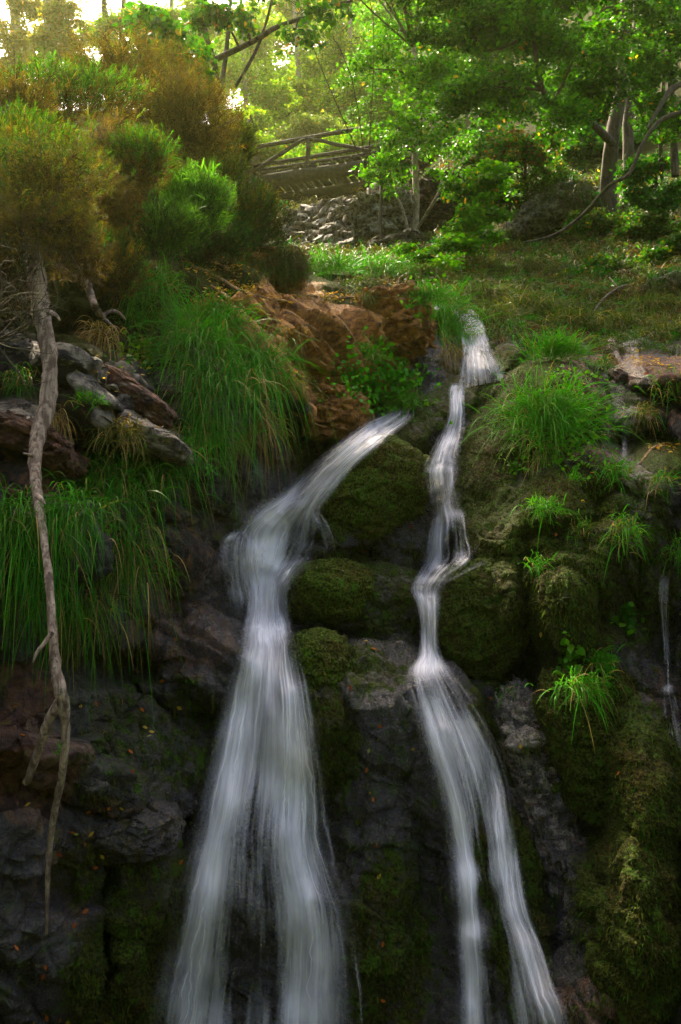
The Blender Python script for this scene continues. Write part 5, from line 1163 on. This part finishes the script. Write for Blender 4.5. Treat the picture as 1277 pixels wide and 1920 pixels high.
# ------------------------------------------------------------------ stone wall, outcrop and footbridge
def wall(name, label, cat, corners, depths, cell, seed, cov):
    """front of laid stone between four survey corners, with thickness to the back"""
    (a, b, c, d) = corners
    u, v = np.meshgrid(np.linspace(0, 1, 200), np.linspace(0, 1, 150))
    x = (a[0] * (1 - u) + b[0] * u) * (1 - v) + (d[0] * (1 - u) + c[0] * u) * v
    y = (a[1] * (1 - u) + b[1] * u) * (1 - v) + (d[1] * (1 - u) + c[1] * u) * v
    Y = (depths[0] * (1 - u) + depths[1] * u) * (1 - v) + (depths[3] * (1 - u) + depths[2] * u) * v
    p = unproj(x, y, Y); p = p + .12 * np.stack([0 * u, 0 * u, fbm(np.stack([u * 5, v * 3, 0 * u], -1), 3, seed)], -1)
    al = R(-24); X = p[..., 0] * math.cos(al) - p[..., 2] * math.sin(al); Z = p[..., 0] * math.sin(al) + p[..., 2] * math.cos(al)
    q = np.stack([X * cell[0], 0 * X, Z * cell[1]], -1) + .3 * np.stack([pnoise(p * 2, 4), 0 * u, pnoise(p * 2, 5)], -1)
    f, g = facets(q, seed, .9)
    bev = sstep(0, .16, g)
    ed = sstep(0, .04, u) * sstep(0, .04, 1 - u) * sstep(0, .05, v) * sstep(0, .03, 1 - v)
    rel = (.30 * f + .10) * bev * .9 + .03 * fbm(p * 7, 3, seed) - .8 * (1 - ed)
    p = p + rel[..., None] * np.array([0, -1., .1])
    chn = {k: np.zeros(u.shape) + cov.get(k, 0) for k in 'omrlwg'}; chn['l'] = chn['l'] * (.35 + .65 * bev); chn['r'] = np.maximum(chn['r'], .7 * (1 - bev))
    A, B = masks(chn); c0 = p[-1, 100].copy()
    o = new_mesh(name, p.reshape(-1, 3) - c0, grid_faces(150, 200), M_STONE, {'mask_a': A, 'mask_b': B}, smooth=True); o.location = c0
    BV.append((p.reshape(-1, 3), grid_faces(150, 200)))
    return tag(o, label, cat)
wall('stone_wall', 'dry stone retaining wall of stacked grey slabs under the footbridge', 'wall', [(500,405),(668,362),(668,486),(512,502)], [19.0,18.6,15.8,15.6], (4.2, 8.5), 71, dict(l=1.0))
boulder('rock_outcrop', 'fractured grey rock outcrop right of the stone wall under the birch', 705, 420, 66, 48, 1.0, -20, 72, dict(l=.85), .3, 1.0, 'rock', 'rocks by the stone wall', Y=18.2, mat=M_STONE)
boulder('rock_outcrop', 'low mossy rocks at the foot of the grey outcrop', 742, 468, 50, 26, .6, -20, 73, dict(l=.5, m=.3, g=.3), .2, .8, 'rock', 'rocks by the stone wall', Y=16.8)
boulder('rock_outcrop', 'brown shaded rock behind the birch stem under the footbridge end', 830, 385, 60, 42, 1.0, -10, 74, dict(l=.35, r=.4), .2, .8, 'rock', 'rocks by the stone wall', Y=18.8)

def bridge():
    A = unproj(430, 350, 28.6); d = ray(860, 284); B = CAM + d * ((A[2] - CAM[2]) / d[2])
    ax = B - A; Lb = np.linalg.norm(ax); ax = ax / Lb
    ay = np.array([-ax[1], ax[0], 0]); ay = ay if ay[1] > 0 else -ay
    az = np.array([0, 0, 1.0])
    root = empty('footbridge', A, 'rustic wooden footbridge of logs with a pole railing crossing above the falls', 'bridge')
    at = lambda s, y, z: ax * s + ay * y + az * z
    px2s = lambda px: float(np.interp(px, [430, 860], [0, Lb]))
    def pole(nm, p0, p1, r0, r1, sag=0.02):
        t = np.linspace(0, 1, 16); p = p0[None] * (1 - t)[:, None] + p1[None] * t[:, None]
        p = p + sag * np.stack([fbm(np.stack([t * 3, 0 * t + p0[2], 0 * t + i * 7 + p0[0]], -1), 2, 9) for i in range(3)], -1)
        r = (r0 * (1 - t) + r1 * t) * (1 + .08 * fbm(np.stack([t * 6, 0 * t + p0[0], 0 * t], -1), 2, 4))
        V, F = tubes([(p, r)], 10, .03); return new_mesh(nm, V, F, M_BRIDGE, parent=root)
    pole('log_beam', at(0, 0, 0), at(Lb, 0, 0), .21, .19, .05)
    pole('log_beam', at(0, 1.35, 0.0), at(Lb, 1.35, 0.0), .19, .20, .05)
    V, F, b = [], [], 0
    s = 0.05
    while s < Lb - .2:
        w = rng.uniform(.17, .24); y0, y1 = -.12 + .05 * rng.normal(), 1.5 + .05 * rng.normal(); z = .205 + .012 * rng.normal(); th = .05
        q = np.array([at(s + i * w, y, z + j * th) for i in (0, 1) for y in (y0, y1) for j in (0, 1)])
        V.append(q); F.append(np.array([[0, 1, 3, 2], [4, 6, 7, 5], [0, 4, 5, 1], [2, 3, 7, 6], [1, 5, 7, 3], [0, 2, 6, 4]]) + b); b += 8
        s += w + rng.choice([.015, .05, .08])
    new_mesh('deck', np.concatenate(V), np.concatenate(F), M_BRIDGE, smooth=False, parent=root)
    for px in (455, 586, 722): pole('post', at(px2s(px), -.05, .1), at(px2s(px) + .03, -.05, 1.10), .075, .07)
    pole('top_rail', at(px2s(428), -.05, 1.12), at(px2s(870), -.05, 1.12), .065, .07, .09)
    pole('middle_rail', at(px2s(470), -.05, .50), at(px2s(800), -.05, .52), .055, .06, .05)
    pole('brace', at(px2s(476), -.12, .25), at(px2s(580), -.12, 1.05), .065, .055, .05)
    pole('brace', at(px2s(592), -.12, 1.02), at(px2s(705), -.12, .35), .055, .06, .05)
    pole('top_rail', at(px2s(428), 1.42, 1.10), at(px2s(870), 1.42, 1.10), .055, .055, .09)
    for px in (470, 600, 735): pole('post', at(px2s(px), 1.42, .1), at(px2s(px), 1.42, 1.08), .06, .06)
bridge()

# ------------------------------------------------------------------ gorge haze, with the yellow-green leaf glow put into its colour
def haze(density):
    x0, x1, y0, y1, z0, z1 = -140, 140, -75, 260, -60, 120
    V = np.array([(x, y, z) for x in (x0, x1) for y in (y0, y1) for z in (z0, z1)], float)
    F = np.array([[0, 1, 3, 2], [4, 6, 7, 5], [0, 4, 5, 1], [2, 3, 7, 6], [1, 5, 7, 3], [0, 2, 6, 4]])
    m, nt, out = mat_new('haze'); v = nt.nodes.new('ShaderNodeVolumePrincipled')
    v.inputs['Color'].default_value = (.86, .95, .40, 1); v.inputs['Density'].default_value = density; v.inputs['Anisotropy'].default_value = .82
    nt.links.new(v.outputs[0], out.inputs[1])
    o = new_mesh('haze', V, F, m, smooth=False); tag(o, 'thin sunlit haze in the wooded gorge', 'haze', kind='stuff')
HAZE = 0.0005
if HAZE: haze(HAZE)
